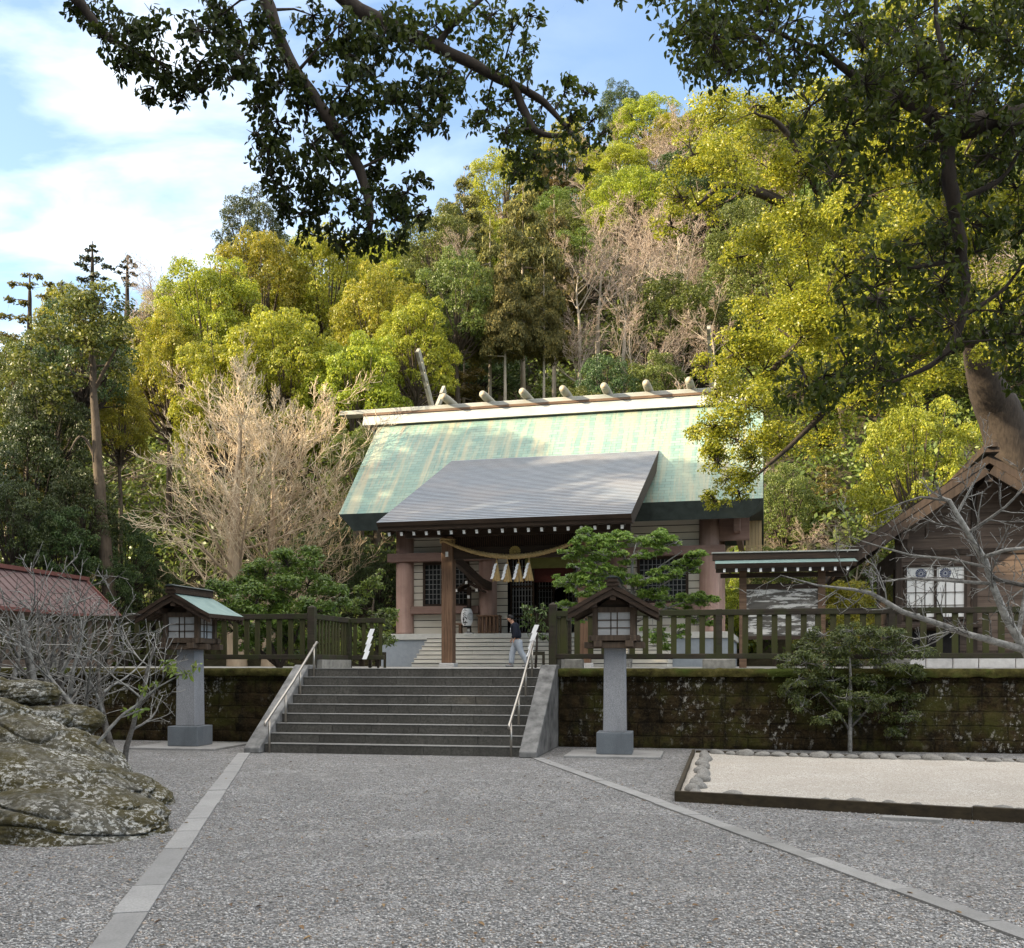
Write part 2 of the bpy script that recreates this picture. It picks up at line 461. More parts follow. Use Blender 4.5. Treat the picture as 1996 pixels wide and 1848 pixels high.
M['log_end'] = simple('tan log end', (.3, .24, .16), (.42, .34, .24), 8, 0.6, 0.1)
M['fallen'] = leafmat('dry fallen leaves', (.10, .055, .02), (.2, .12, .045), (.3, .2, .08), 0.1)
M['copper_dark'] = simple('dark copper eave', (.02, .028, .026), (.055, .07, .064), 3, 0.6, 0.2)
M['copper_green'] = simple('small green copper roof', (.11, .175, .165), (.21, .29, .27), 5, 0.5, 0.15)
# grey porch roof
m = NT('grey bark-like metal shingles')
n1 = m.noise(3.5, 6, 0.6, m.vec((0.5, 3, 3)))
col = m.ramp(n1, [(0.3, (.105, .125, .15)), (0.7, (.185, .21, .24))])
col = m.mix(m.ramp(m.noise(0.35, 4, 0.6), [(0.45, 0.0), (0.7, 0.4)]), col, (.25, .22, .2))
M['porch_roof'] = m.done(col, 0.6, m.bump(n1, 0.2, 0.01), 0, 0.35)
M['column'] = wood('pinkish brown column', (.31, .19, .15), (.45, .30, .245), 'z', 3.5, 0.6)
M['beam'] = wood('pinkish brown beam', (.2, .125, .1), (.31, .2, .165), 'x', 3.5, 0.6)
M['post_wood'] = wood('brown cypress post', (.10, .055, .032), (.24, .14, .085), 'z', 8, 0.65)
M['dark_wood'] = wood('dark brown timber', (.022, .014, .009), (.06, .038, .025), 'x', 8, 0.7)
M['dark_wood_y'] = wood('dark brown rafter', (.03, .018, .012), (.075, .046, .03), 'y', 8, 0.7)
M['mid_wood'] = wood('weathered brown timber', (.075, .043, .026), (.19, .12, .075), 'x', 8, 0.7)
M['tray_wood'] = wood('weathered lantern timber', (.042, .03, .021), (.135, .095, .066), 'z', 8, 0.7)
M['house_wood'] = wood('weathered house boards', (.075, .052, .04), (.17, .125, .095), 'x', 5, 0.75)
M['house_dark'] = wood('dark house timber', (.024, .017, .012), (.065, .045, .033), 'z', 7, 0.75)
M['fence_wood'] = wood('dark mossy fence timber', (.018, .014, .010), (.058, .046, .033), 'x', 8, 0.8, (.028, .032, .011))
M['picket_wood'] = wood('green-stained fence board', (.022, .019, .010), (.066, .06, .026), 'z', 7, 0.8, (.042, .047, .011))
M['bed_wood'] = wood('dark bed board', (.02, .015, .009), (.06, .045, .024), 'x', 8, 0.8)
M['board'] = simple('beige wall board', (.44, .40, .33), (.58, .54, .46), 2, 0.7, 0.1, (0.3, 1, 1))
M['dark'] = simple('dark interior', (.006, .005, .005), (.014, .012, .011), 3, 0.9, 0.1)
M['glass'] = NT('dark window glass').done((.02, .022, .024), 0.12, None, 0, 0.5)
M['lattice'] = simple('grey lattice', (.13, .13, .13), (.22, .22, .215), 4, 0.6, 0.1)
M['white_paint'] = simple('white end paint', (.72, .72, .7), (.82, .82, .8), 6, 0.6, 0.05)
M['paper'] = simple('white paper', (.78, .78, .78), (.86, .86, .86), 6, 0.7, 0.05)
M['pane'] = simple('frosted lantern pane', (.36, .36, .36), (.46, .455, .45), 7, 0.45, 0.05)
M['curtain'] = simple('white window blind', (.6, .59, .56), (.75, .74, .71), 2, 0.6, 0.05)
M['ink'] = NT('black ink').done((.012, .012, .012), 0.6)
M['ink_blue'] = NT('dark blue ink').done((.03, .04, .09), 0.6)
M['gold'] = NT('old gold').done((.45, .32, .10), 0.4, None, 0.6, 0.5)
M['straw'] = simple('straw rope', (.30, .2, .085), (.52, .37, .17), 22, 0.85, 0.6)
M['straw_tassel'] = simple('straw tassel', (.34, .22, .09), (.62, .44, .2), 40, 0.85, 0.6, (1, 1, 0.06))
M['steel'] = NT('brushed steel').done((.36, .33, .29), 0.35, None, 0.9, 0.5)
M['red_roof'] = simple('faded red metal roof', (.085, .05, .048), (.15, .10, .097), 2, 0.6, 0.15, (1, 0.3, 1))
M['red_trim'] = simple('red roof edge', (.11, .04, .034), (.16, .068, .058), 3, 0.6, 0.1)
m = NT('peeling notice board')
pn = m.ramp(m.noise(3.2, 8, 0.72, m.vec((0.5, 1, 3.2)), 0.3), [(0.50, 0.0), (0.54, 1.0)])
base = m.ramp(m.noise(8, 5, 0.6, m.vec((0.2, 1, 1.5))), [(0.3, (.055, .052, .046)), (0.7, (.13, .12, .105))])
M['peeling'] = m.done(m.mix(pn, base, (.52, .51, .48)), 0.85, m.bump(pn, 0.3, 0.004), 0, 0.2)
M['reddish'] = simple('dark red cloth', (.045, .01, .008), (.075, .018, .014), 3, 0.9, 0.1)
M['sudare'] = simple('green bamboo blind', (.12, .12, .03), (.2, .19, .06), 30, 0.8, 0.4, (0.1, 1, 4))
# person
M['skin'] = NT('skin').done((.38, .21, .14), 0.5)
M['hair'] = NT('black hair').done((.012, .011, .011), 0.5)
M['navy'] = simple('navy knit', (.006, .008, .016), (.014, .018, .03), 30, 0.9, 0.2)
M['jeans'] = simple('pale grey trousers', (.24, .27, .31), (.36, .39, .43), 12, 0.9, 0.3)
M['shoe'] = NT('white sole shoe').done((.2, .2, .2), 0.6)
# bark and leaves
M['bark'] = simple('brown bark', (.035, .026, .018), (.11, .085, .06), 8, 0.9, 0.8, (1, 1, 0.25), 0.03)
M['bark_dark'] = simple('dark camphor bark', (.014, .010, .008), (.05, .038, .028), 14, 0.9, 0.9, (1, 1, 0.3), 0.02)
M['bark_pale'] = simple('pale bark', (.2, .17, .125), (.38, .33, .26), 5, 0.85, 0.5, (1, 1, 0.3), 0.02)
m = NT('grey lichen bark'); gg = m.n.new('ShaderNodeNewGeometry')
n_ = m.noise(14, 7, .7)
col = m.mix(m.ramp(gg.outputs['Random Per Island'], [(0, 0.0), (1, 1.0)]), m.ramp(n_, [(.35, (.035, .03, .026)), (.7, (.16, .15, .135))]), m.ramp(n_, [(.35, (.16, .155, .14)), (.65, (.46, .45, .42))]))
M['bark_grey'] = m.done(col, .9, m.bump(n_, .6, .01), 0, .2)
M['bark_ginkgo'] = simple('tan ginkgo bark', (.26, .195, .13), (.46, .36, .25), 6, 0.9, 0.6, (1, 1, 0.25), 0.03)
M['twig_tan'] = simple('tan twigs', (.42, .33, .215), (.62, .51, .36), 3, 0.85, 0.1)
def twigmat(name, c1, c2, c3):
    m = NT(name); g = m.n.new('ShaderNodeNewGeometry')
    return m.done(m.ramp(g.outputs['Random Per Island'], [(0.0, c1), (.5, c2), (1.0, c3)]), .85, None, 0, .2)
M['twig_tan'] = twigmat('straw and brown twigs', (.30, .22, .13), (.52, .41, .27), (.74, .62, .45))
M['twig_pink'] = twigmat('grey-pink and brown twigs', (.13, .095, .07), (.27, .205, .155), (.46, .38, .31))
M['l_olive'] = leafmat('yellow-olive leaves', (.17, .20, .018), (.295, .31, .024), (.45, .41, .04), 0.44)
M['l_camphor'] = leafmat('yellow-green camphor leaves', (.155, .195, .018), (.295, .32, .024), (.47, .44, .034), 0.45, 0.4)
M['l_green'] = leafmat('mid green leaves', (.065, .10, .018), (.13, .165, .028), (.2, .22, .04), 0.35)
M['l_dark'] = leafmat('dark green leaves', (.028, .05, .015), (.055, .085, .022), (.09, .12, .03), 0.25)
M['l_rust'] = leafmat('rusty cedar needles', (.07, .068, .014), (.135, .11, .02), (.22, .16, .028), 0.25, 0.7)
M['l_cedar'] = leafmat('cedar sprays', (.05, .055, .013), (.11, .095, .02), (.2, .15, .028), 0.2, 0.7)
M['l_bluegreen'] = leafmat('dark conifer needles', (.022, .034, .016), (.042, .055, .024), (.075, .07, .03), 0.1, 0.7)
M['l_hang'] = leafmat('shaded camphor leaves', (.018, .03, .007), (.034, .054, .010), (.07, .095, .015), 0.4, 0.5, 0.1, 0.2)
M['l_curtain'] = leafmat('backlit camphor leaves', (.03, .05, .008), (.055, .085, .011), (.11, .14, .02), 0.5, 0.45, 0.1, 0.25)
M['l_shrub'] = leafmat('glossy shrub leaves', (.05, .085, .02), (.095, .14, .03), (.17, .21, .055), 0.35, 0.3, 0.2, 0.5)
M['l_bright'] = leafmat('bright fresh leaves', (.12, .21, .035), (.2, .31, .05), (.3, .38, .08), 0.42, 0.4)
M['l_hedge'] = leafmat('glossy bush leaves', (.06, .125, .02), (.11, .2, .028), (.17, .25, .045), 0.4, 0.35)
# ------------------------------------------------------------------ ground, terrace, hills
def interp(x, xs, ys): return float(np.interp(x, xs, ys))
def hill_z(x, y):
    zc = interp(x, [-70, -48, -22, -8, 2, 14, 24, 40, 70, 110], [17, 19, 30, 38, 48, 66, 66, 64, 58, 50])
    yc = interp(x, [-60, -20, 0, 15, 60, 110], [88, 95, 112, 132, 132, 130])
    y0 = interp(x, [-60, -20, -6, 8, 15, 40], [46, 50, 55, 55, 43, 36])
    t = (y - y0) / (yc - y0)
    z = -0.5
    if t > 0:
        z = 1.0 + (zc - 1.0) * (min(t, 1.0) ** 0.92)
        if t > 1: z -= (t - 1) * 12
    # the bank to the left of the forecourt
    xb = -(8.5 + 0.52 * max(y, 0)) - 2.0
    if y < 52: z = max(z, min((xb - x) * 0.5, 9.0) - 0.5 if x < xb else -0.5)
    # the bank behind the house, right
    xr = 19 + 0.3 * max(y, 0)
    if x > xr and y < 60: z = max(z, min((x - xr) * 0.5, 8.0))
    if z > 0: z += 1.1 * noise.noise(Vector((x * 0.09, y * 0.09, 3.0)))
    return z
xs = np.arange(-120, 141, 2.5); ys = np.arange(-60, 190, 2.5)
hv = [(x, y, hill_z(x, y)) for y in ys for x in xs]
nx = len(xs)
hf = [(j * nx + i, j * nx + i + 1, (j + 1) * nx + i + 1, (j + 1) * nx + i) for j in range(len(ys) - 1) for i in range(nx - 1)]
hills = link_mesh('hillside', np_mesh('hillside', hv, hf, None, True), M['soil'])
tag(hills, kind='structure')

gv = MB().add([(-600, -300, 0), (600, -300, 0), (600, 900, 0), (-600, 900, 0)], [(0, 1, 2, 3)]).build('ground', M['gravel'])
tag(gv, kind='structure')

RA = R(-11.0)
SA = Vector((-4.52, 18.68, 0))
ua = Vector((math.cos(RA), math.sin(RA), 0)); va = Vector((-math.sin(RA), math.cos(RA), 0))
def SF(a, s, z=0.0): return SA + ua * a + va * s + Vector((0, 0, z))
TZ = 1.53
tp = [SF(-40, 2.55), SF(40, 2.55), SF(55, 60), SF(-60, 60)]
te = MB().add([(p.x, p.y, TZ - 0.004) for p in tp], [(0, 1, 2, 3)]).build('terrace', M['terrace'])
tag(te, kind='structure')

# loose stones and dry leaves lying on the gravel near the camera
g0 = np.random.default_rng(3)
n_ = 62000
Yp = 4.6 + 9.5 * g0.random(n_) ** 1.9; Xp = (g0.random(n_) - .5) * 1.15 * Yp
octa = np.array([(1,0,0),(0,1,0),(-1,0,0),(0,-1,0),(0,0,1),(0,0,-1)], dtype=float); octf = np.array([(0,1,4),(1,2,4),(2,3,4),(3,0,4),(1,0,5),(2,1,5),(3,2,5),(0,3,5)])
sz = g0.uniform(.005, .0135, n_) * (1 + .5 * (g0.random(n_) > .93)); ang = g0.uniform(0, 6.283, n_)
o_ = octa[None] * (1 + g0.uniform(-.3, .3, (n_, 6, 1))) * np.stack([sz, sz * g0.uniform(.6, 1, n_), sz * g0.uniform(.4, .7, n_)], -1)[:, None, :]
ca, sa_ = np.cos(ang)[:, None], np.sin(ang)[:, None]
Vp = np.stack([o_[..., 0] * ca - o_[..., 1] * sa_ + Xp[:, None], o_[..., 0] * sa_ + o_[..., 1] * ca + Yp[:, None], o_[..., 2] + .003], -1).reshape(-1, 3)
Fp = (np.arange(n_)[:, None, None] * 6 + octf[None]).reshape(-1, 3)
m = NT('loose gravel stone'); gg = m.n.new('ShaderNodeNewGeometry')
M['stones'] = m.done(m.ramp(gg.outputs['Random Per Island'], [(0.0, (.12, .12, .118)), (.5, (.3, .298, .29)), (.85, (.46, .45, .44)), (1.0, (.3, .22, .15))]), .8, None, 0, .25)
tag(link_mesh('gravel_stones', np_mesh('gravel_stones', Vp, Fp, M['stones'])), 'loose grey stones lying on the gravel of the forecourt', 'gravel', kind='stuff')

# kerb strips of long stones set flush in the gravel
def kerb(p0, p1, width, seed):
    rng = random.Random(seed); mb = MB()
    d = (p1 - p0); ln = d.length; d.normalize(); s = Vector((d.y, -d.x, 0)); t = 0
    while t < ln:
        l = min(rng.uniform(0.7, 1.25), ln - t)
        a = p0 + d * (t + 0.006); b = p0 + d * (t + l - 0.006); w = width / 2 + rng.uniform(-.006, .006)
        h = 0.012 + rng.uniform(0, .008)
        off = s * rng.uniform(-.008, .008)
        mb.prism([((a - s * w + off).x, (a - s * w + off).y), ((a + s * w + off).x, (a + s * w + off).y),
                  ((b + s * w + off).x, (b + s * w + off).y), ((b - s * w + off).x, (b - s * w + off).y)], 'z', -0.03, h)
        t += l
    o = mb.build('kerb', M['granite_pale']); tag(o, kind='structure'); return o
kerb(Vector((-1.72, 3.0, 0)), Vector((-4.83, 18.45, 0)), 0.21, 1)
kerb(Vector((3.72, 3.0, 0)), Vector((0.42, 17.45, 0)), 0.17, 2)

# ------------------------------------------------------------------ retaining walls
def wall(a0, a1, label):
    n = int((a1 - a0) / 0.06); mz = 22; V = []; F = []
    for j in range(mz + 1):
        z = 1.36 * j / mz
        for i in range(n + 1):
            a = a0 + (a1 - a0) * i / n
            row = z / 0.262; fr = abs(row - round(row)); col = (a + (0.41 if int(row + .001) % 2 else 0)) / 0.83; fc = abs(col - round(col))
            g = -0.03 * math.exp(-(fr / 0.05) ** 2) - 0.022 * math.exp(-(fc / 0.02) ** 2)
            p = Vector((a * 1.0, z * 1.3, 1.7))
            d = 0.045 * noise.fractal(p * 2.2, 0.9, 2.1, 5) + 0.022 * noise.noise(p * 11) + g
            V.append((a, 2.32 - d + (0.05 * (z / 1.36)), z))
    for j in range(mz):
        for i in range(n):
            F.append((j * (n + 1) + i, j * (n + 1) + i + 1, (j + 1) * (n + 1) + i + 1, (j + 1) * (n + 1) + i))
    root = empty('retaining_wall', SA, RA, label, 'wall')
    face = link_mesh('wall_face', np_mesh('wall_face', V, F, None, True), M['moss_wall'], root)
    mb = MB().box(a0, a1, 2.40, 2.9, 0, 1.37); mb.build('wall_core', M['moss_wall'], root)
    V = []; F = []
    prof = [(2.255, 1.372), (2.24, 1.40), (2.245, 1.47), (2.262, 1.515), (2.31, 1.53), (2.45, 1.532), (2.62, 1.532)]
    n = int((a1 - a0) / 0.09)
    for i in range(n + 1):
        a = a0 + (a1 - a0) * i / n
        jt = -0.02 if (i % 11 == 0) else 0
        for k, (s, z) in enumerate(prof):
            d = 0.028 * noise.noise(Vector((a * 3.1, k * 0.7, 5))) + 0.016 * noise.noise(Vector((a * 11, k * 1.3, 2)))
            V.append((a, s + d - jt, z + d * 0.5 * (k < 5) + jt * .5))
    q = len(prof)
    for i in range(n):
        for k in range(q - 1): F.append((i * q + k, (i + 1) * q + k, (i + 1) * q + k + 1, i * q + k + 1))
    link_mesh('coping', np_mesh('coping', V, F, None, True), M['moss_cap'], root)
    return root
wall(-13.0, -0.33, 'low mossy stone wall behind the left lantern and the bare shrubs')
wall(5.08, 17.0, 'long low mossy stone wall with white lichen spots behind the white gravel bed')

# ------------------------------------------------------------------ stone stairs
st = empty('stone_stairs', SA, RA, 'broad flight of dark stone steps leading up to the fenced terrace', 'stairs')
for i in range(9):
    mb = MB(); s0 = i * 0.26; z0 = i * 0.17
    rng = random.Random(40 + i)
    cuts = [0.0]
    while cuts[-1] < 4.0: cuts.append(cuts[-1] + rng.uniform(0.75, 1.3))
    cuts[-1] = 4.756
    for c0, c1 in zip(cuts[:-1], cuts[1:]):
        j = rng.uniform(-.004, .004)
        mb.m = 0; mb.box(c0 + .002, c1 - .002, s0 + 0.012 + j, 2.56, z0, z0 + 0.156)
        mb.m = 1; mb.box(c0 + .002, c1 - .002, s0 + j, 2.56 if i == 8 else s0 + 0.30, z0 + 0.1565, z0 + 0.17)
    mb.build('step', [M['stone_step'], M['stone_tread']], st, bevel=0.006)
for a0, a1 in ((-0.31, -0.004), (4.76, 5.07)):
    mb = MB(); mb.prism([(-0.2, 0), (2.5, 0), (2.5, 1.6), (2.12, 1.6), (-0.2, 0.1)], 'x', a0, a1)
    mb.build('cheek_wall', M['stone_cheek'], st, bevel=0.02)

def handrail(a, label):
    r = empty('handrail', SF(a, -0.1), RA, label, 'handrail')
    sl = 0.17 / 0.26
    def zz(s): return 0.62 + max(s, 0) * sl
    for s in (-0.06, 0.66, 1.36, 2.06):
        zb = 0 if s < 0 else (int(s / 0.26) + 1) * 0.17
        MB().tube([(0, s + .1, zb), (0, s + .1, zz(s) - .01 + max(s, 0) * .02)], 0.021, 10).build('rail_post', M['steel'], r, True)
    MB().tube([(0, -0.16, 0.50), (0, -0.13, 0.56), (0, -0.02, zz(0)), (0, 1.1, zz(1.0)), (0, 2.30, zz(2.2)), (0, 2.34, zz(2.2) - .01)], 0.026, 10).build('rail', M['steel'], r, True)
handrail(0.13, 'slim steel handrail along the left edge of the stone stairs')
handrail(4.60, 'slim steel handrail along the right edge of the stone stairs')

# ------------------------------------------------------------------ fences on the terrace edge
def fence_run(root, p, q, pitch, rng, w=0.11):
    """pickets and rails from p to q, local coordinates"""
    p = Vector(p); q = Vector(q); d = q - p; ln = d.length; d.normalize(); z = Vector((0, 0, 1))
    MB().bar(p + z * 2.605, q + z * 2.605, 0.12, 0.11).build('top_rail', M['fence_wood'], root, bevel=0.008)
    MB().bar(p + z * 1.765, q + z * 1.765, 0.11, 0.10).build('bottom_rail', M['fence_wood'], root, bevel=0.008)
    n = max(1, int(round(ln / pitch)))
    me = None
    for i in range(n):
        c = p + d * (ln * (i + 0.5) / n)
        if me is None:
            mb = MB(); mb.box(-w / 2, w / 2, -.018, .018, 1.80, 2.56)
            o = mb.build('picket', M['picket_wood'], root, bevel=0.004); me = o
        else:
            o = me.copy(); COL.objects.link(o); o.parent = root
        o.location = (c.x, c.y, rng.uniform(-.006, .0)); o.rotation_euler = (0, rng.uniform(-.006, .006), math.atan2(d.y, d.x))
def newel(root, a, s, h=1.26, w=0.15):
    mb = MB(); t = w / 2
    mb.box(a - t, a + t, s - t, s + t, TZ - .02, TZ + h)
    n = len(mb.v)
    mb.add([(a - t, s - t, TZ + h), (a + t, s - t, TZ + h), (a + t, s + t, TZ + h), (a - t, s + t, TZ + h), (a, s, TZ + h + 0.05)], [(0, 1, 4), (1, 2, 4), (2, 3, 4), (3, 0, 4)])
    mb.build('newel_post', M['fence_wood'], root)
def foot(root, a, s, w=0.5):
    MB().box(a - w / 2, a + w / 2, s - .14, s + .16, TZ - .02, 1.712).build('foot_block', M['block'], root, bevel=0.02)
rng = random.Random(5)
FS = 2.58
f = empty('wooden_fence', SA, RA, 'dark mossy picket fence on the wall left of the stairs', 'fence')
newel(f, -0.12, FS); fence_run(f, (-0.2, FS, 0), (-12.5, FS, 0), 0.252, rng)
for a in (-3.0, -6.1, -9.2): foot(f, a, FS)
for a in (-4.9, -9.8): MB().box(a - .055, a + .055, FS - .06, FS + .06, 1.55, 2.55).build('fence_post', M['fence_wood'], f)
f = empty('wooden_fence', SF(-0.12, FS + .1), RA, 'short return of picket fence running back from the left newel post', 'fence')
mb = None
def shift(o_root, a, s):
    for ch in o_root.children: ch.location = (ch.location.x - a, ch.location.y - s, ch.location.z)
newel(f, -0.12, 4.7, 1.12); fence_run(f, (-0.12, FS + .08, 0), (-0.12, 4.62, 0), 0.2, rng, 0.08); fence_run(f, (-0.04, 4.7, 0), (0.75, 4.7, 0), 0.2, rng, 0.08)
MB().box(-.25, .0, FS + .25, 4.6, TZ - .02, 1.71).build('foot_block', M['block'], f)
shift(f, -0.12, FS + .1)
f = empty('wooden_fence', SF(4.93, FS + .1), RA, 'short return of picket fence running back from the right newel post', 'fence')
newel(f, 4.93, 4.7, 1.12); fence_run(f, (4.93, FS + .08, 0), (4.93, 4.62, 0), 0.2, rng, 0.08)
MB().box(4.82, 5.06, FS + .25, 4.6, TZ - .02, 1.71).build('foot_block', M['block'], f)
shift(f, 4.93, FS + .1)
f = empty('wooden_fence', SA, RA, 'long dark mossy picket fence on the wall right of the stairs', 'fence')
newel(f, 4.93, FS); fence_run(f, (5.0, FS, 0), (15.5, FS, 0), 0.272, rng)
for a in (5.35, 8.15, 11.3, 14.4): foot(f, a, FS, 0.62 if a > 6 else 0.36)
for a in (8.15, 11.3): MB().box(a - .06, a + .06, FS - .062, FS + .062, 1.70, 2.665).build('fence_post', M['fence_wood'], f)

# ------------------------------------------------------------------ stone lanterns
def lantern(loc, rz, label, tone):
    r = empty('stone_lantern', loc, rz, label, 'lantern', 'roofed lanterns in front of the wall')
    MB().box(-.31, .31, -.31, .31, 0, .38).build('base', M['granite_dark'], r, bevel=0.012)
    mb = MB(); mb.add([(-.2, -.2, .38), (.2, -.2, .38), (.2, .2, .38), (-.2, .2, .38), (-.185, -.185, 1.87), (.185, -.185, 1.87), (.185, .185, 1.87), (-.185, .185, 1.87)],
                      [(0,3,2,1),(4,5,6,7),(0,1,5,4),(1,2,6,5),(2,3,7,6),(3,0,4,7)])
    mb.build('shaft', M['granite'], r, bevel=0.012)
    mb = MB()
    for y in (-.27, .27): mb.box(-.52, .52, y - .07, y + .07, 1.85, 1.955)
    for x in (-.27, .27): mb.box(x - .07, x + .07, -.52, .52, 1.872, 1.975)
    for y in (-.33, .33): mb.box(-.44, .44, y - .06, y + .06, 1.977, 2.075)
    for x in (-.33, .33): mb.box(x - .06, x + .06, -.44, .44, 1.972, 2.068)
    mb.box(-.3, .3, -.3, .3, 1.96, 2.06)
    mb.build('tray', M['tray_wood'], r, bevel=0.006)
    mb = MB()
    for x in (-.325, .325):
        for y in (-.325, .325): mb.box(x - .048, x + .048, y - .048, y + .048, 2.06, 2.56)
    for y in (-.325, .325): mb.box(-.277, .277, y - .04, y + .04, 2.47, 2.56)
    for x in (-.325, .325): mb.box(x - .04, x + .04, -.277, .277, 2.47, 2.56)
    mb.build('light_box', M['tray_wood'], r, bevel=0.005)
    for k in range(4):
        pm = MB(); pm.box(-.277, .277, -.312, -.300, 2.075, 2.47)
        p = pm.build('lantern_pane', M['pane'], r); p.rotation_euler = (0, 0, k * math.pi / 2)
        mm = MB()
        for x in (-.055, .055): mm.box(x - .010, x + .010, -.326, -.3125, 2.075, 2.47)
        for z in (2.20, 2.335): mm.box(-.277, .277, -.330, -.3265, z - .009, z + .009)
        mm.build('muntin', M['tray_wood'], p)
    # gable roof, slightly sagging slopes, ridge front to back
    D = .72
    prof = [(0, 2.90), (.2, 2.80), (.4, 2.685), (.6, 2.57), (.77, 2.485)]
    mb = MB(); mb.m = 0
    for s in (-1, 1):
        top = [(s * x, z + .03) for x, z in prof]; bot = [(s * x, z - .045) for x, z in prof]
        mb.m = 0
        n = len(prof)
        vs = [(x, -D, z) for x, z in top] + [(x, D, z) for x, z in top]
        mb.add(vs, [(i, i + 1, n + i + 1, n + i)[::s] for i in range(n - 1)])
        mb.m = 1
        vs = [(x, -D, z - .002) for x, z in top] + [(x, D, z - .002) for x, z in top] + [(x, -D, z) for x, z in bot] + [(x, D, z) for x, z in bot]
        fs = [(2*n + i, 2*n + i + 1, 3*n + i + 1, 3*n + i) for i in range(n - 1)]
        fs += [(i, i + 1, 2*n + i + 1, 2*n + i) for i in range(n - 1)] + [(n + i, n + i + 1, 3*n + i + 1, 3*n + i) for i in range(n - 1)]
        fs += [(n - 1, 2*n - 1, 4*n - 1, 3*n - 1)]
        mb.add(vs, fs)
    # barge boards under the verge
    for s in (-1, 1):
        for y in (-D + .03, D - .07):
            for (x0, z0), (x1, z1) in zip(prof[:-1], prof[1:]):
                mb.add([(s * x0, y, z0 - .05), (s * x1, y, z1 - .05), (s * x1, y, z1 - .14), (s * x0, y, z0 - .15),
                        (s * x0, y + .04, z0 - .05), (s * x1, y + .04, z1 - .05), (s * x1, y + .04, z1 - .14), (s * x0, y + .04, z0 - .15)],
                       [(0,1,2,3),(7,6,5,4),(0,4,5,1),(3,2,6,7),(1,5,6,2),(0,3,7,4)])
    ro = mb.build('roof', [M['copper_green'], M['dark_wood']], r)
    mb = MB(); mb.m = 0
    mb.box(-.11, .11, -D - .02, D + .02, 2.90, 2.965); mb.box(-.085, .085, -D - .05, D + .05, 2.967, 3.035)
    mb.m = 1; mb.prism([(-.125, 3.037), (.125, 3.037), (0, 3.075)], 'y', -D - .07, D + .07)
    mb.build('ridge_cap', [M['dark_wood'], M['copper_dark']], ro, bevel=0.004)
    mb = MB()
    for x, z in ((0, 2.72), (-.33, 2.595), (.33, 2.595)): mb.box(x - .05, x + .05, -D + .06, D - .06, z - .055, z + .05)
    mb.build('purlin', M['dark_wood'], r)
    mb = MB(); mb.prism([(-.3, 2.56), (.3, 2.56), (0, 2.76)], 'y', -.3, .3); mb.build('gable', M['dark_wood'], r)
    mb = MB()
    for s in (-1, 1):
        for k in range(9): y = -.6 + k * .15; mb.bar((s * .36, y, 2.60), (s * .735, y, 2.425), .03, .045)
    mb.build('rafter', M['tray_wood'], r)
    return r
def pad(loc, rz, w, d, label):
    r = MB().box(-w / 2, w / 2, -d / 2, d / 2, -.03, .04).build('stone_pad', M['granite_pale'], None, bevel=0.008)
    r.location = loc; r.rotation_euler = (0, 0, rz); tag(r, label, 'stone slab')
LL = at(371, 1459, 19.9); LL.z = .041
LR = at(1199, 1475, 18.1); LR.z = .041
pad((LL.x, LL.y, 0), RA, 1.75, 1.5, 'pale flat slab under the left stone lantern')
pad((LR.x, LR.y, 0), RA, 1.65, 1.35, 'pale flat slab under the right stone lantern')
lantern(LL, RA, 'roofed wooden lantern on a granite pillar left of the stairs beside the lichen rocks', 0)
lantern(LR, R(-9), 'roofed wooden lantern on a granite pillar right of the stairs', 1)

# ------------------------------------------------------------------ white gravel bed with board edge and cobbles
bl = on_ground(1352, 1473); br_ = on_ground(1996, 1491); fl = on_ground(1317, 1562); fr = on_ground(1996, 1604)
br2 = bl + (br_ - bl) * 1.35; fr2 = fl + (fr - fl) * 1.5
bed = MB().add([(p.x, p.y, .035) for p in (fl, fr2, br2, bl)], [(0, 1, 2, 3)])
# a gently uneven sheet
V = []; F = []
NX, NY = 60, 30
for j in range(NY + 1):
    for i in range(NX + 1):
        p = (fl * (1 - i / NX) + fr2 * (i / NX)) * (1 - j / NY) + (bl * (1 - i / NX) + br2 * (i / NX)) * (j / NY)
        V.append((p.x, p.y, .05 + .03 * noise.noise(Vector((p.x * .9, p.y * .9, 0))) + .012 * noise.noise(p * 5)))
for j in range(NY):
    for i in range(NX): F.append((j * (NX + 1) + i, j * (NX + 1) + i + 1, (j + 1) * (NX + 1) + i + 1, (j + 1) * (NX + 1) + i))
o = link_mesh('white_gravel', np_mesh('white_gravel', V, F, None, True), M['white_gravel']); tag(o, kind='stuff')
fr_root = empty('bed_edging', fl, 0, 'low dark board frame round the white gravel bed', 'edging')
def board(p, q, h=.12, w=.06):
    p = p - fl; q = q - fl
    MB().bar(p + Vector((0, 0, h / 2 - .01)), q + Vector((0, 0, h / 2 - .01)), w, h).build('edge_board', M['bed_wood'], fr_root, bevel=0.006)
fm = fl + (fr2 - fl) * .58
board(fl, fm - (fr2 - fl).normalized() * .004, .135, .07); board(fm, fr2, .15, .075); board(fl + Vector((.02, .06, 0)), bl, .12, .05); board(bl + Vector((.04, 0, 0)), br2, .10, .05)
def cobble_mesh(seed):
    bm = bmesh.new(); bmesh.ops.create_icosphere(bm, subdivisions=3, radius=1)
    for v in bm.verts:
        d = .22 * noise.noise(v.co * 0.9 + Vector((seed * 3.1, 0, 0))) + .08 * noise.noise(v.co * 2.6 + Vector((0, seed * 1.7, 0)))
        v.co *= 1 + d
    me = bpy.data.meshes.new('edging_stone'); bm.to_mesh(me); bm.free()
    me.polygons.foreach_set('use_smooth', [True] * len(me.polygons)); me.materials.append(M['cobble']); return me
cobs = [cobble_mesh(k) for k in range(6)]
rng = random.Random(17)
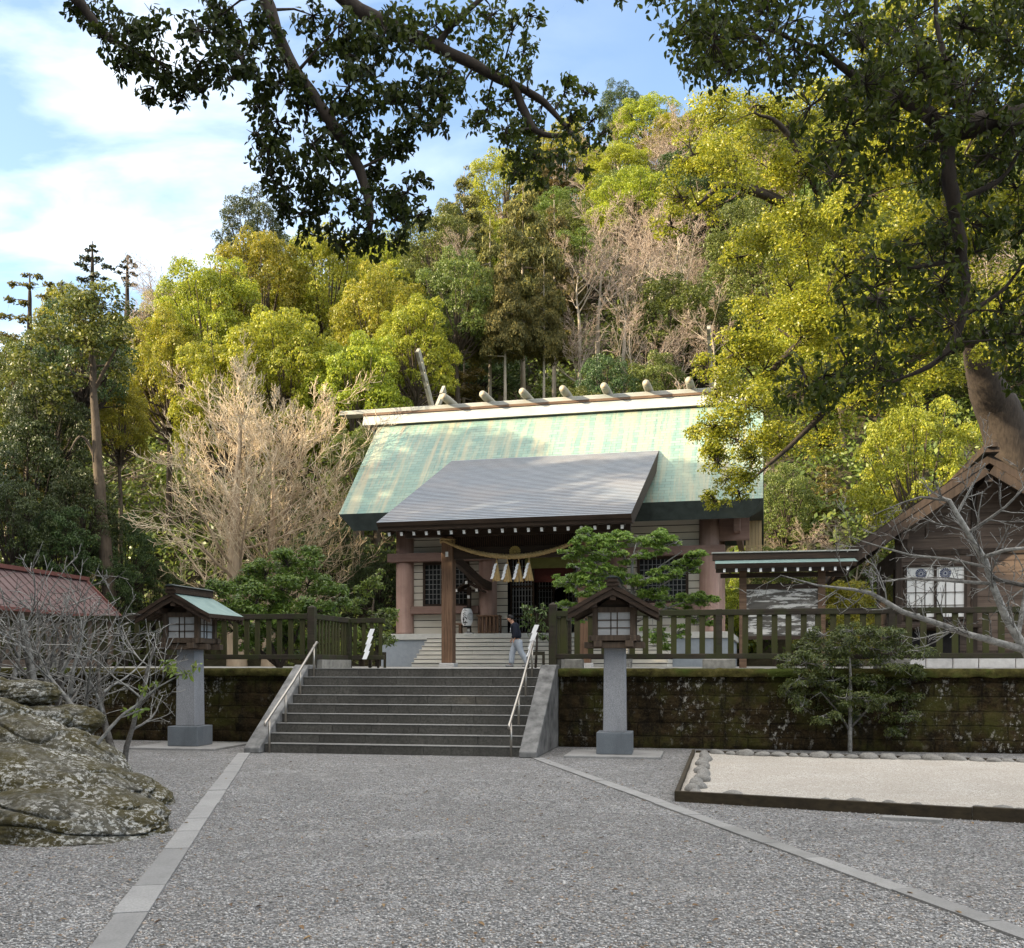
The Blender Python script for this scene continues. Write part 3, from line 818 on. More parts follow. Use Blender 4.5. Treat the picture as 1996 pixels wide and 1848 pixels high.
def cobble(p, ln, rz, label, sunk=.0):
    o = share('edging_stone', cobs[rng.randrange(6)]); o.location = (p.x, p.y, .055 - sunk)
    o.scale = (ln / 2, ln * rng.uniform(.26, .36), ln * rng.uniform(.22, .32)); o.rotation_euler = (rng.uniform(-.1, .1), rng.uniform(-.15, .15), rz + rng.uniform(-.25, .25))
    tag(o, label, 'stone', 'cobbles edging the white gravel bed')
# back row, left row, a few along the front board
d = (br_ - bl).normalized(); t = .25
while t < (br_ - bl).length + .6:
    ln = rng.uniform(.17, .36)
    cobble(bl + d * (t + ln / 2) + Vector((0, -.14 + rng.uniform(-.03, .03), 0)), ln, math.atan2(d.y, d.x), 'rounded grey cobble in the back row of the white gravel bed'); t += ln * 1.02
d = (bl - fl).normalized(); t = .3
while t < (bl - fl).length - .2:
    ln = rng.uniform(.2, .36)
    cobble(fl + d * (t + ln / 2) + Vector((.22 + rng.uniform(-.05, .05), 0, 0)), ln, math.atan2(d.y, d.x), 'rounded grey cobble in the left row of the white gravel bed'); t += ln * .98
d = (fr - fl).normalized(); nrm = Vector((-d.y, d.x, 0))
for px, ln, lab in ((1420, .4, 'long flat cobble behind the front board of the gravel bed'), (1606, .22, 'small cobble just showing behind the front board'),
                    (1665, .38, 'flat dark cobble behind the front board'), (1732, .3, 'rounded grey cobble rising above the middle of the front board'),
                    (1785, .24, 'low pale cobble beside the middle of the front board'), (1908, .3, 'upright rounded cobble behind the right of the front board'),
                    (1958, .42, 'wide low cobble right of the upright one behind the front board'), (1990, .3, 'cobble at the right end of the front board')):
    y = 1562 + (px - 1317) * (1604 - 1562) / (1996 - 1317)
    cobble(on_ground(px, y) + nrm * .16, ln * .62, math.atan2(d.y, d.x), lab, -.03)
o = MB().box(-.29, .29, -.06, .06, -.02, .035).build('stone_slab', M['granite_pale'], None, bevel=.006)
p = on_ground(1778, 1600); o.location = p; o.rotation_euler = (0, 0, R(-24)); tag(o, 'narrow pale stone slab lying in the gravel before the front board', 'slab')

# ------------------------------------------------------------------ rocks
def rock(c, rad, seed, label, rot=0.0, sub=6, rough=.16, tilt=0.0):
    bm = bmesh.new(); bmesh.ops.create_icosphere(bm, subdivisions=sub, radius=1)
    o3 = Vector((seed * 7.3, seed * 2.1, seed * 4.7))
    for v in bm.verts:
        n = v.co.normalized()
        d = rough * noise.fractal(n * 1.2 + o3, 1.1, 2.0, 3)
        lay = .014 * math.sin(n.z * 10 + n.x * 1.5 + 2.4 * noise.noise(n * 1.6 + o3))
        rd = abs(noise.noise(Vector((n.x * 1.6, n.y * 1.6, n.z * 3.4)) + o3)); d -= .07 * math.exp(-(rd / .05) ** 2)
        d += .030 * (noise.ridged_multi_fractal(Vector((n.x * 2.6, n.y * 2.6, n.z * 5)) + o3, .9, 2.1, 5, 1.0, 2.0) - 1.1)
        d += .022 * noise.fractal(Vector((n.x * 5, n.y * 5, n.z * 9)) + o3, .8, 2.1, 5)
        k = .98 + .10 * (1 - max(abs(n.x), abs(n.y), abs(n.z)))
        v.co = n * (k + d + lay)
    me = bpy.data.meshes.new('boulder'); bm.to_mesh(me); bm.free()
    me.polygons.foreach_set('use_smooth', [True] * len(me.polygons))
    for v in me.vertices: v.co = (v.co.x * rad[0], v.co.y * rad[1], v.co.z * rad[2])
    o = link_mesh('boulder', me, M['rock']); o.location = c; o.rotation_euler = (0, tilt, rot)
    tag(o, label, 'rock', 'lichen rocks at the left'); return o
rock((-4.28, 9.85, -.08), (1.12, .85, .50), 1, 'lowest front boulder with round pale lichen at the left bottom', R(-6), 7, tilt=R(3))
rock((-5.25, 11.5, -.06), (1.74, 1.0, .68), 2, 'wide layered boulder with white lichen on top behind the front boulder', R(-10), 7, tilt=R(10))
rock((-6.05, 12.9, .22), (1.45, .8, .74), 3, 'white-topped sloping boulder below the bare shrub', R(-14), 7, rough=.12, tilt=R(14))
rock((-6.75, 13.0, .92), (.72, .45, .28), 4, 'long flat stone lying on the upper left of the rock pile', R(4), 5)
rock((-6.2, 13.3, .86), (.5, .4, .22), 5, 'dark angular stone wedged near the top of the rock pile', R(12), 5)
rock((-6.45, 13.5, 1.22), (.5, .38, .19), 6, 'pale stone topmost on the rock pile', R(-5), 5)
rock((-7.05, 13.6, 1.26), (.4, .4, .2), 7, 'small pale stone beside the topmost one at the left edge', R(25), 5)
rock((-5.95, 13.7, .84), (.5, .4, .22), 8, 'rounded grey stone at the right end of the top row', R(-18), 5)
rock((-6.9, 12.2, .62), (.5, .42, .26), 9, 'mossy stone between the upper stones and the layered boulder', R(-18), 5)
# ------------------------------------------------------------------ the shrine hall
SHA = R(-14.0)
SO = Vector((-4.38, 42.0, TZ))
su = Vector((math.cos(SHA), math.sin(SHA), 0)); sv = Vector((-math.sin(SHA), math.cos(SHA), 0))
def SW(a, b, z): return Vector((SO.x, SO.y, 0)) + su * a + sv * b + Vector((0, 0, z))
OF = (0, 0, -TZ)
hall = empty('shrine_hall', SO, SHA, 'shrine hall with a steep green copper roof and a grey porch roof on the terrace', 'shrine')
def mbs(): return MB(OF)
# podium and its steps
mbs().box(-.78, 13.05, -.70, 8.6, 1.50, 2.60).build('podium', M['plaster'], hall)
mbs().box(-.86, 13.13, -.78, 8.7, 2.602, 2.84).build('podium_cap', M['cap_stone'], hall, bevel=.015)
for i in range(7):
    mb = mbs(); z0 = TZ + i * .164; s0 = -.79 - (7 - i) * .3; rng = random.Random(i); c = 1.30
    while c < 10.95:
        c1 = min(c + rng.uniform(.8, 1.5), 10.95)
        if 10.95 - c1 < .4: c1 = 10.95
        mb.box(c + .004, c1 - .004, s0, -.785, z0, z0 + .105); mb.box(c + .004, c1 - .004, s0 - .035, -.785, z0 + .131, z0 + .164); mb.m = 1; mb.box(c + .004, c1 - .004, s0 - .004, -.79, z0 + .1055, z0 + .1305); mb.m = 0; c = c1  # near-black strip paints in the shaded gap under each nosing
    mb.build('podium_step', [M['pale_step'], M['dark']], hall)
mbs().box(.9, .98, -.74, -.701, 1.98, 2.14).build('wall_socket', M['dark'], hall)
# columns
def column(a, b, r=.37, top=7.7):
    mb = mbs(); mb.lathe([(r + .012, 2.842), (r + .012, 2.93), (r, 2.95), (r, top)], (a, b), 32); return mb.build('column', M['column'], hall, True)
for a in (0, 3.52, 8.74, 12.26): column(a, 0)
for b in (2.9, 5.8): column(0, b); column(12.26, b)
# walls of horizontal boards
def boards(a0, a1, z0, z1, b, name='wall', h=.282):
    mb = mbs(); z = z0
    while z < z1 - .02:
        zt = min(z + h, z1); mb.m = 0; mb.box(a0, a1, b, b + .05, z + .016, zt - .016); z += h
    mb.m = 1; mb.box(a0, a1, b + .035, b + .12, z0, z1)
    return mb.build(name, [M['board'], M['dark']], hall)
for a0 in (.3, 9.04):
    a1 = a0 + 2.92
    boards(a0, a1, 2.845, 3.66, .02); boards(a0, a1, 6.12, 7.5, .02)
    boards(a0, a0 + .48, 3.97, 5.78, .02); boards(a1 - .48, a1, 3.97, 5.78, .02)
    w = mbs(); x0, x1 = a0 + .48, a1 - .48
    w.box(x0, x0 + .1, -.06, .1, 3.97, 5.78); w.box(x1 - .1, x1, -.06, .1, 3.97, 5.78); w.box(x0 + .1, x1 - .1, -.06, .1, 3.97, 4.07); w.box(x0 + .1, x1 - .1, -.06, .1, 5.66, 5.78)
    win = w.build('window', M['dark_wood'], hall)
    mbs().box(x0 + .1, x1 - .1, .04, .07, 4.07, 5.66).build('window_pane', M['glass'], win)
    lt = mbs(); n = 11
    for i in range(1, n): lt.box(x0 + .1 + (x1 - x0 - .2) * i / n - .012, x0 + .1 + (x1 - x0 - .2) * i / n + .012, -.02, .01, 4.07, 5.66)
    for i in range(1, 8): z = 4.07 + 1.59 * i / 8; lt.box(x0 + .1, x1 - .1, -.035, -.021, z - .012, z + .012)
    lt.build('window_lattice', M['lattice'], win)
    mbs().box(a0 + .02, a1 - .02, -.30, .02, 3.66, 3.97).build('sill_beam', M['beam'], hall, bevel=.01)
boards(12.3, 12.34, 2.85, 7.3, .4)
for s, (x0, x1) in enumerate(((-.62, 3.95), (8.32, 12.86))):
    mbs().box(x0, x1, -.44, .06, 5.78, 6.12).build('tie_beam', M['beam'], hall, bevel=.012)
for x in (-.1, 12.36):
    for z in (5.95,):
        o = mbs().lathe([(.06, 0), (.06, .03)], (0, 0), 12)
for a, b0, b1 in ((0, .3, 8.2), (12.26, .3, 8.2)):
    mb = mbs(); mb.box(a - .06, a + .06, b0, b1, 2.85, 7.6); mb.build('side_wall', M['house_dark'], hall)
mbs().box(12.55, 13.75, .2, .42, 6.35, 7.35).build('side_beam', M['beam'], hall)
mbs().box(13.2, 13.42, -.6, 6.4, 6.6, 7.2).build('side_beam', M['beam'], hall)
mb = mbs()
for k in range(5): mb.box(13.55 + k * .13, 13.67 + k * .13, 3.0, 3.08, 6.0, 8.3)
mb.build('plank_panel', simple('sunlit yellow planks', (.34, .25, .13), (.46, .35, .2), 4, .7, .2, (1, 1, .1)), hall)
# entrance bay
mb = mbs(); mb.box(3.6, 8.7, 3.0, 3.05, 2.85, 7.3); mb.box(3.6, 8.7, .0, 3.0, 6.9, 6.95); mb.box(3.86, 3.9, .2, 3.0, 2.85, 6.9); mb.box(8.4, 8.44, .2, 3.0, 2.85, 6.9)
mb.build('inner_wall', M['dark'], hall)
mbs().box(3.85, 8.45, -.2, .1, 6.12, 7.3).build('transom_wall', M['dark_wood'], hall)
boards(3.86, 4.32, 2.85, 6.0, .02); boards(7.96, 8.42, 2.85, 6.0, .02)
mbs().box(4.34, 7.94, -.08, .1, 5.9, 6.12).build('lintel', M['dark_wood'], hall)
mbs().box(5.0, 7.5, .22, .26, 5.45, 5.88).build('bamboo_blind', M['sudare'], hall)
mbs().box(4.9, 7.6, .34, .37, 4.9, 5.5).build('red_hanging', M['reddish'], hall)
def lattice_door(a0, a1, b):
    d = mbs(); d.box(a0, a0 + .07, b, b + .06, 2.86, 5.88); d.box(a1 - .07, a1, b, b + .06, 2.86, 5.88)
    for z in (2.86, 3.5, 4.7, 5.8): d.box(a0 + .07, a1 - .07, b, b + .06, z, z + .08)
    o = d.build('lattice_door', M['dark_wood'], hall)
    l = mbs(); n = int((a1 - a0) / .12)
    for i in range(1, n): x = a0 + (a1 - a0) * i / n; l.box(x - .016, x + .016, b + .01, b + .04, 2.94, 5.8)
    for i in range(1, 12): z = 2.94 + 2.86 * i / 12; l.box(a0 + .07, a1 - .07, b + .042, b + .058, z - .012, z + .012)
    l.build('door_lattice', M['lattice'], o)
lattice_door(4.36, 5.35, .3); lattice_door(5.2, 5.95, 1.4); lattice_door(6.95, 7.92, .3); lattice_door(6.4, 7.0, 1.4)
# main roof
E0, RB, RZ, EZ = -2.0, 2.73, 12.48, 7.56
A0, A1 = -2.06, 14.26
mb = mbs()
BB = 2 * RB - E0
mb.m = 0
mb.add([(A0, E0, EZ), (A1, E0, EZ), (A1, RB, RZ), (A0, RB, RZ)], [(0, 1, 2, 3)])
mb.add([(A0, BB, EZ), (A1, BB, EZ), (A1, RB, RZ), (A0, RB, RZ)], [(3, 2, 1, 0)])
mb.m = 1
ins = .32
e1 = (E0 + ins, 6.92); e2 = (BB - ins, 6.92); s1 = (-.1, 7.45); s2 = (BB - 2.1, 7.45)
def row(a, pts): return [(a, p[0], p[1]) for p in pts]
outl = [(E0, EZ - .003), e1, s1, s2, e2, (BB, EZ - .003), (RB, RZ - .003)]
n = len(outl)
vs = row(A0, outl) + row(A1, outl)
vs[1] = (A0 + .5, e1[0], e1[1]); vs[n + 1] = (A1 - .5, e1[0], e1[1])
mb.add(vs, [(i, (i + 1) % n, n + (i + 1) % n, n + i) for i in range(5)] + [tuple(range(n)), tuple(range(n, 2 * n))[::-1]])
roof = mb.build('roof', [M['copper'], M['copper_dark']], hall)
# ridge: two stacked capping beams, seven logs, two crossed finials
mb = mbs()
mb.prism([(RB - .62, 12.05), (RB - .40, 12.62), (RB + .40, 12.62), (RB + .62, 12.05)], 'x', -2.75, 14.95)
mb.build('ridge_cap', M['copper_cap'], roof)
mb = mbs(); mb.box(-2.76, 14.96, RB - .50, RB - .40, 12.50, 12.60); mb.build('ridge_strip', M['mid_wood'], roof)
mb = mbs(); mb.prism([(RB - .34, 12.622), (RB - .36, 12.80), (RB + .36, 12.80), (RB + .34, 12.622)], 'x', -3.95, 16.1)
mb.build('ridge_beam', M['copper_cap'], roof, bevel=.02)
mbs().box(A0 - .3, A0, RB - .35, RB + .35, 11.55, 12.05).build('ridge_underside', M['copper_dark'], roof)
for i in range(7):
    a = 1.09 + i * 1.713
    mb = mbs(); mb.m = 0
    pts = [(a, RB - 1.0, 12.975), (a, RB - .97, 12.975), (a, RB - .5, 12.975), (a, RB + .5, 12.975), (a, RB + .97, 12.975), (a, RB + 1.0, 12.975)]
    mb.tube(pts, [.125, .15, .17, .17, .15, .125], 18)
    mb.m = 1; mb.tube([(a, RB - 1.012, 12.975), (a, RB - 1.0005, 12.975)], .105, 14)
    mb.build('ridge_log', [M['log'], M['log_end']], roof, True)
for a in (.27, 12.2):
    for s in (-1, 1):
        mb = mbs(); x = a + (0.0 if s < 0 else .16)
        p0 = Vector((x, RB - s * -.25, 12.55)); p1 = Vector((x, RB + s * (1.95 if s < 0 else 1.2), 14.72 if s < 0 else 13.9))
        p0 = Vector((x, RB - s * .35, 12.35))
        d = (p1 - p0).normalized(); nn = Vector((0, d.z, -d.y))
        w = .17 if s < 0 else .12
        for t0, t1 in (((0, 1.7), (1.9, 2.25), (2.4, 2.72), (2.85, (p1 - p0).length)) if s < 0 else ((0, 1.7), (1.85, (p1 - p0).length))):
            mb.bar(p0 + d * t0, p0 + d * t1, .13, w * 2, nn)
        mb.bar(p0 + d * 1.6 + nn * .12, p1 + nn * .12, .128, .1, nn); mb.bar(p0 + d * 1.6 - nn * .12, p1 - nn * .12, .128, .1, nn)
        mb.build('forked_finial', M['log'], roof)
# porch roof in shallow courses
mb = mbs(); N = 46
pb0, pz0, pb1, pz1 = .24, 9.92, -8.1, 6.27
for i in range(N):
    t0, t1 = i / N, (i + 1) / N
    b0, z0 = pb0 + (pb1 - pb0) * t0, pz0 + (pz1 - pz0) * t0
    b1, z1 = pb0 + (pb1 - pb0) * t1, pz0 + (pz1 - pz0) * t1
    mb.m = 0
    mb.add([(1.93, b0, z0), (10.33, b0, z0), (10.33, b1, z1 + .011), (1.93, b1, z1 + .011)], [(0, 3, 2, 1)])
    mb.m = 1
    mb.add([(1.93, b1, z1 + .011), (10.33, b1, z1 + .011), (10.33, b1, z1), (1.93, b1, z1)], [(0, 3, 2, 1)])
mb.m = 1
o1 = [(pb0, pz0 - .004), (pb1, pz1 - .004), (pb1 + .06, pz1 - .12), (pb1 + .13, pz1 - .125), (pb1 + .16, pz1 - .24), (pb1 + .5, pz1 - .24), (pb0, pz0 - .62)]
mb.prism(o1, 'x', 1.93, 10.33)
proof = mb.build('porch_roof', [M['porch_roof'], M['dark_wood']], hall)
mb0 = None
for i in range(19):
    a = 2.25 + i * (10.0 - 2.25) / 18
    mb = mbs(); mb.m = 0
    mb.bar((a, -7.74, 5.925), (a, -.6, 5.925 + 7.14 * .405), .085, .12)
    mb.m = 1; d = Vector((0, 7.14, 7.14 * .405)).normalized(); e = Vector((a, -7.74, 5.925)); mb.bar(e - d * .012, e - d * .0005, .088, .124)
    mb.build('porch_rafter', [M['dark_wood_y'], M['white_paint']], proof)
for a in (3.76, 8.50):
    mbs().box(a - .26, a + .26, -6.26, -5.74, 1.50, 1.66).build('post_base', M['pale_block'], hall, bevel=.02)
    p = mbs().box(a - .2, a + .2, -6.2, -5.8, 1.66, 6.0).build('porch_post', M['post_wood'], hall, bevel=.02)
    mbs().box(a - .05, a + .05, -6.212, -6.2005, 5.3, 5.47).build('post_cap', M['white_paint'], p)
    mb = mbs(); pr = [(-5.78, 5.38), (-4.5, 5.28), (-3, 5.02), (-1.6, 4.78), (-.3, 4.72)]
    for (b0, z0), (b1, z1) in zip(pr[:-1], pr[1:]): mb.bar((a - .1, b0, z0), (a - .1, b1 + .02, z1), .2, .32)
    mb.build('brace_beam', M['dark_wood_y'], hall)
mbs().box(3.97, 8.29, -6.1, -5.9, 5.22, 5.62).build('crest_beam', M['dark_wood'], hall, bevel=.01)
mbs().box(2.2, 10.05, -6.12, -5.88, 6.0, 6.32).build('porch_beam', M['dark_wood'], hall, bevel=.01)
mb = mbs()
for k in range(58): x = 4.0 + k * 4.27 / 57; mb.box(x - .02, x + .02, -6.04, -6.0, 5.63, 6.0)
mb.build('transom_slats', M['dark_wood_y'], hall)
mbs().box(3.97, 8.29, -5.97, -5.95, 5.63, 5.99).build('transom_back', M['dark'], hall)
# chrysanthemum crest
def flower(mb, c, r, fn, n=16, depth=.0):
    for k in range(n):
        a = 2 * math.pi * k / n; w = math.pi / n * .86
        pts = [(.3 * r, 0)]
        for t in (-1, -.5, 0, .5, 1): pts.append(((.93 + .07 * (1 - t * t)) * r, w * t))
        mb.add([fn(c[0] + q * math.sin(a + b), c[1] + q * math.cos(a + b)) for q, b in [(.3 * r, -w * .6), (.3 * r, w * .6)] + [(p[0], p[1]) for p in pts[1:][::-1]]], [tuple(range(7))])
    mb.add([fn(c[0] + .24 * r * math.sin(2 * math.pi * k / 14), c[1] + .24 * r * math.cos(2 * math.pi * k / 14)) for k in range(14)], [tuple(range(14))])
mb = mbs(); flower(mb, (6.14, 5.42), .2, lambda x, z: (x, -6.125, z)); flower(mb, (6.14, 5.42), .2, lambda x, z: (x, -6.102, z))
mb.build('flower_crest', M['gold'], hall)

# ------------------------------------------------------------------ straw rope with tassels and paper streamers
rope = empty('straw_rope', SW(6.13, -6.3, 5.2), SHA, 'thick twisted straw rope hung in a sag between the two porch posts', 'rope')
rp = []
for i in range(81):
    t = i / 80; x = -2.45 + 4.9 * t; u = (2 * t - 1)
    rp.append(Vector((x, 0.06 * (u * u), .04 + .60 * u * u)))
for k in range(3):
    pts = []; rr = []
    for i, p in enumerate(rp):
        ph = 2 * math.pi * (i / 80 * 17 + k / 3); fat = .6 + .4 * math.sin(math.pi * i / 80)
        pts.append(p + Vector((0, math.cos(ph) * .05 * fat, math.sin(ph) * .05 * fat))); rr.append(.052 * fat)
    MB().tube(pts, rr, 7).build('rope_strand', M['straw'], rope, True)
for x in (-2.39, 2.39):
    mb = MB()
    for z in (.62, .70):
        mb.tube([(x + .25 * math.cos(a) * (1.0 if abs(math.cos(a)) < .9 else 1), .3 + .25 * math.sin(a), z + .02 * math.sin(2 * a)) for a in [2 * math.pi * q / 16 for q in range(17)]], .042, 6)
    mb.build('rope_knot', M['straw'], rope, True)
def streamer(name, parent, p, L_, w, side, seed):
    """a zigzag strip of folded paper hanging from p"""
    mb = MB(); z = 0; x = 0; n = 4; h = L_ / n
    for k in range(n):
        x1 = x + side * w * .75
        mb.add([(x, -.004, z), (x + w, -.004, z + .25 * h * side * -1 * 0), (x1 + w, -.004 - .01 * (k % 2), z - h * 1.12), (x1, -.004 - .01 * (k % 2), z - h * 1.12),
                (x, .004, z), (x + w, .004, z), (x1 + w, .004 - .01 * (k % 2), z - h * 1.12), (x1, .004 - .01 * (k % 2), z - h * 1.12)],
               [(0, 1, 2, 3), (7, 6, 5, 4), (0, 4, 5, 1), (1, 5, 6, 2), (2, 6, 7, 3), (3, 7, 4, 0)])
        z -= h; x = x1 - side * w * .38
    o = mb.build(name, M['paper'], parent); o.location = p; return o
for i, px in enumerate((978, 999, 1021, 1041)):
    x = (px - 1009) / 20.6 * .365 - .03; u = x / 2.45; zt = .04 + .6 * u * u - .05
    mb = MB(); mb.tube([(x, 0, zt + .02), (x + .005, 0, zt - .16)], .018, 6)
    mb.build('tassel_cord', M['straw'], rope)
    mb = MB(); rng = random.Random(i)
    mb.lathe([(.028, zt - .14), (.045, zt - .17), (.038, zt - .21)], (x, 0), 10)
    for k in range(34):
        a = rng.uniform(0, 6.283); q = math.sqrt(rng.random()) * .15
        mb.tube([(x + .03 * math.cos(a) * q / .15, .03 * math.sin(a) * q / .15, zt - .19), (x + q * .55 * math.cos(a), q * .5 * math.sin(a), zt - .45), (x + q * math.cos(a) + .01, q * .8 * math.sin(a), zt - .80 + rng.uniform(-.02, .02))], [.012, .02, .017], 4)
    mb.build('tassel', M['straw_tassel'], rope)
    streamer('paper_streamer', rope, (x - .03, -.13, zt - .22), .5, .085, -1, i)

# ------------------------------------------------------------------ lantern on a stand, table and bench on the podium
ls = empty('lantern_stand', SW(2.88, -.5, 2.84), SHA, 'small roofed post holding a white paper lantern before the left window', 'lantern stand')
mb = MB(); mb.box(-.07, .07, -.07, .07, .04, 1.85); mb.build('post', M['dark_wood'], ls); MB().box(-.16, .16, -.16, .16, 0, .04).build('foot', M['white_paint'], ls)
mb = MB()
for s in (-1, 1): mb.bar((s * .02, 0, 2.02), (s * .66, 0, 1.70), .7, .06, (0, 1, 0)) if False else mb.add(
    [(0, -.36, 2.06), (s * .68, -.36, 1.68), (s * .68, .36, 1.68), (0, .36, 2.06), (0, -.36, 1.99), (s * .66, -.36, 1.62), (s * .66, .36, 1.62), (0, .36, 1.99)],
    [(0,1,2,3),(7,6,5,4),(0,4,5,1),(1,5,6,2),(2,6,7,3),(3,7,4,0)])
mb.box(-.06, .06, -.4, .4, 2.05, 2.12); mb.box(-.45, .45, -.04, .04, 1.68, 1.76); mb.build('stand_roof', M['dark_wood'], ls)
mb = MB()
for x, z in ((0, 2.0), (-.42, 1.70), (.42, 1.70), (0, 1.46), (0, .14)): mb.box(x - .05, x + .05, -.415 if z > 1.6 else -.10, -.40 if z > 1.6 else -.075, z - .06, z + .06)
mb.build('white_cap', M['white_paint'], ls)
LC = (0, -.30); LZ0, LZ1 = .30, .98
pl = empty('paper_lantern', SW(2.88, -.80, 2.84), SHA, 'white paper lantern with black writing hanging on its little roofed post', 'paper lantern')
def lr(z):
    t = (z - LZ0) / (LZ1 - LZ0) * 2 - 1; return .155 + .085 * (1 - abs(t) ** 2.6)
mb = MB(); N = 32; pf = []
for i in range(N * 2 + 1):
    z = LZ0 + (LZ1 - LZ0) * i / (2 * N); pf.append((lr(z) - (.004 if i % 2 else 0), z))
mb.lathe(pf, (0, 0), 36); mb.build('lantern_body', M['paper'], pl, True)
mb = MB(); mb.lathe([(.15, LZ0 - .06), (.15, LZ0)], (0, 0), 24); mb.lathe([(.15, LZ1), (.15, LZ1 + .05)], (0, 0), 24); mb.tube([(0, 0, LZ1 + .05), (0, .12, LZ1 + .3)], .012, 6); mb.build('lantern_rim', M['ink'], pl)
def wrap(th0, zc):
    def fn(x, z):
        r = lr(min(max(zc + z, LZ0), LZ1)) + .004; a = th0 + x / r
        return (r * math.sin(a), -r * math.cos(a), zc + z)
    return fn
def glyphs(chars, th0, ztop, size, mat, parent):
    V = []; F = []
    for k, ch in enumerate(chars):
        cu = bpy.data.curves.new('glyph', 'FONT'); cu.body = ch; cu.size = size; cu.align_x = 'CENTER'; cu.resolution_u = 3; cu.offset = .012 * size / .2
        ob = bpy.data.objects.new('glyph', cu); COL.objects.link(ob)
        dg = bpy.context.evaluated_depsgraph_get(); me = bpy.data.meshes.new_from_object(ob.evaluated_get(dg))
        bm = bmesh.new(); bm.from_mesh(me); bmesh.ops.subdivide_edges(bm, edges=bm.edges, cuts=1); bmesh.ops.triangulate(bm, faces=bm.faces)
        if len(bm.verts):
            y0 = min(v.co.y for v in bm.verts); y1 = max(v.co.y for v in bm.verts)
            fn = wrap(th0, ztop - (k + .5) * size * .98); n0 = len(V); bm.verts.index_update()
            V += [fn(v.co.x * 1.25, v.co.y - (y0 + y1) / 2) for v in bm.verts]; F += [tuple(v.index + n0 for v in f.verts) for f in bm.faces]
        bm.free(); bpy.data.meshes.remove(me); bpy.data.objects.remove(ob); bpy.data.curves.remove(cu)
    me = bpy.data.meshes.new('writing'); me.from_pydata(V, [], F); me.update()
    return link_mesh('writing', me, mat, parent)
glyphs('安房神社', -.12, LZ1 - .02, .163, M['ink'], pl)
mb = MB(); fn = wrap(.93, .66)
for k in range(16):
    a = 2 * math.pi * k / 16
    mb.add([fn(.045 * math.sin(a - .05), .045 * math.cos(a - .05)), fn(.045 * math.sin(a + .05), .045 * math.cos(a + .05)), fn(.13 * math.sin(a + .04), .13 * math.cos(a + .04)), fn(.13 * math.sin(a - .04), .13 * math.cos(a - .04))], [(0, 1, 2, 3)])
    for r0, r1 in ((.13, .143),):
        b = 2 * math.pi * (k + 1) / 16
        mb.add([fn(r0 * math.sin(a), r0 * math.cos(a)), fn(r0 * math.sin(b), r0 * math.cos(b)), fn(r1 * math.sin(b), r1 * math.cos(b)), fn(r1 * math.sin(a), r1 * math.cos(a))], [(0, 1, 2, 3)])
mb.build('lantern_emblem', M['lattice'], pl)
tb = empty('wooden_stand', SW(3.72, -.55, 2.84), SHA, 'wooden table with upright slats beside the second column', 'table')
MB().box(-.45, .45, -.28, .28, .66, .72).build('table_top', M['post_wood'], tb, bevel=.008)
for y in (-.24, .19):
    mb = MB(); mb.box(-.40, .445, y + .012, y + .038, .06, .10)
    for k in range(6): mb.box(-.40 + k * .155, -.33 + k * .155, y, y + .05, .0, .659)
    mb.build('slat_side', M['post_wood'], tb)
bn = empty('low_bench', SW(2.3, -.42, 2.84), SHA, 'low wooden bench beside the paper lantern post', 'bench')
MB().box(-.36, .36, -.16, .16, .36, .42).build('seat', M['post_wood'], bn, bevel=.008)
for x in (-.2, .2): MB().box(x - .05, x + .05, -.12, .12, 0, .359).build('leg', M['post_wood'], bn)
ob = empty('offering_box', SW(6.15, -.3, 2.84), SHA, 'dark wooden offering box in the open entrance with gold corners', 'offering box')
mb = MB(); mb.box(-.75, .75, -.35, .35, 0, .75); mb.build('box_body', M['dark_wood'], ob, bevel=.01)
mb = MB()
for k in range(9): mb.bar((-.7, -.3 + k * .075, .775), (.7, -.3 + k * .075, .775), .03, .05)
mb.build('grille', M['dark_wood'], ob)
mb = MB()
for x in (-.75, .75): mb.box(x - .09, x + .09, -.362, -.351, .64, .75)
mb.build('gold_corner', M['gold'], ob)

# ------------------------------------------------------------------ notice board
nb0 = at(1448, 1296, 23.3); nb0.z = TZ
nb = empty('notice_board', nb0, RA, 'roofed notice board with peeling grey panel behind the right fence', 'notice board')
for x in (0, 1.72): MB().box(x - .08, x + .08, -.08, .08, 0, 2.2).build('post', M['mid_wood'], nb)
MB().box(.08, 1.64, -.03, .03, .72, 1.78).build('board', M['peeling'], nb)
mb = MB(); mb.box(.08, 1.64, -.05, .05, .64, .72); mb.box(.08, 1.64, -.05, .05, 1.78, 1.9); mb.box(-.5, 2.3, -.07, .07, 2.05, 2.15); mb.build('frame', M['dark_wood'], nb)
mb = MB(); mb.m = 0
mb.add([(-.62, -.62, 2.32), (2.42, -.62, 2.32), (2.42, 0, 2.46), (-.62, 0, 2.46), (2.42, .62, 2.32), (-.62, .62, 2.32)], [(0, 1, 2, 3), (3, 2, 4, 5)])
mb.m = 1; mb.prism([(-.615, 2.316), (0, 2.456), (.615, 2.316), (.58, 2.22), (0, 2.36), (-.58, 2.22)], 'x', -.6, 2.4)
rf = mb.build('roof', [M['copper_green'], M['dark_wood']], nb)
mb = MB(); mb.box(-.68, 2.48, -.12, .12, 2.45, 2.60); mb.build('ridge_cap', M['dark_wood'], rf); MB().box(-.7, 2.5, -.15, .15, 2.602, 2.63).build('ridge_plate', M['copper_cap'], rf)
for k in range(11):
    x = -.42 + k * .264; mb = MB(); mb.m = 0; mb.bar((x, -.52, 2.18), (x, 0, 2.32), .05, .06); mb.m = 1; mb.box(x - .026, x + .026, -.545, -.53, 2.135, 2.215); mb.build('rafter', [M['dark_wood'], M['white_paint']], nb)

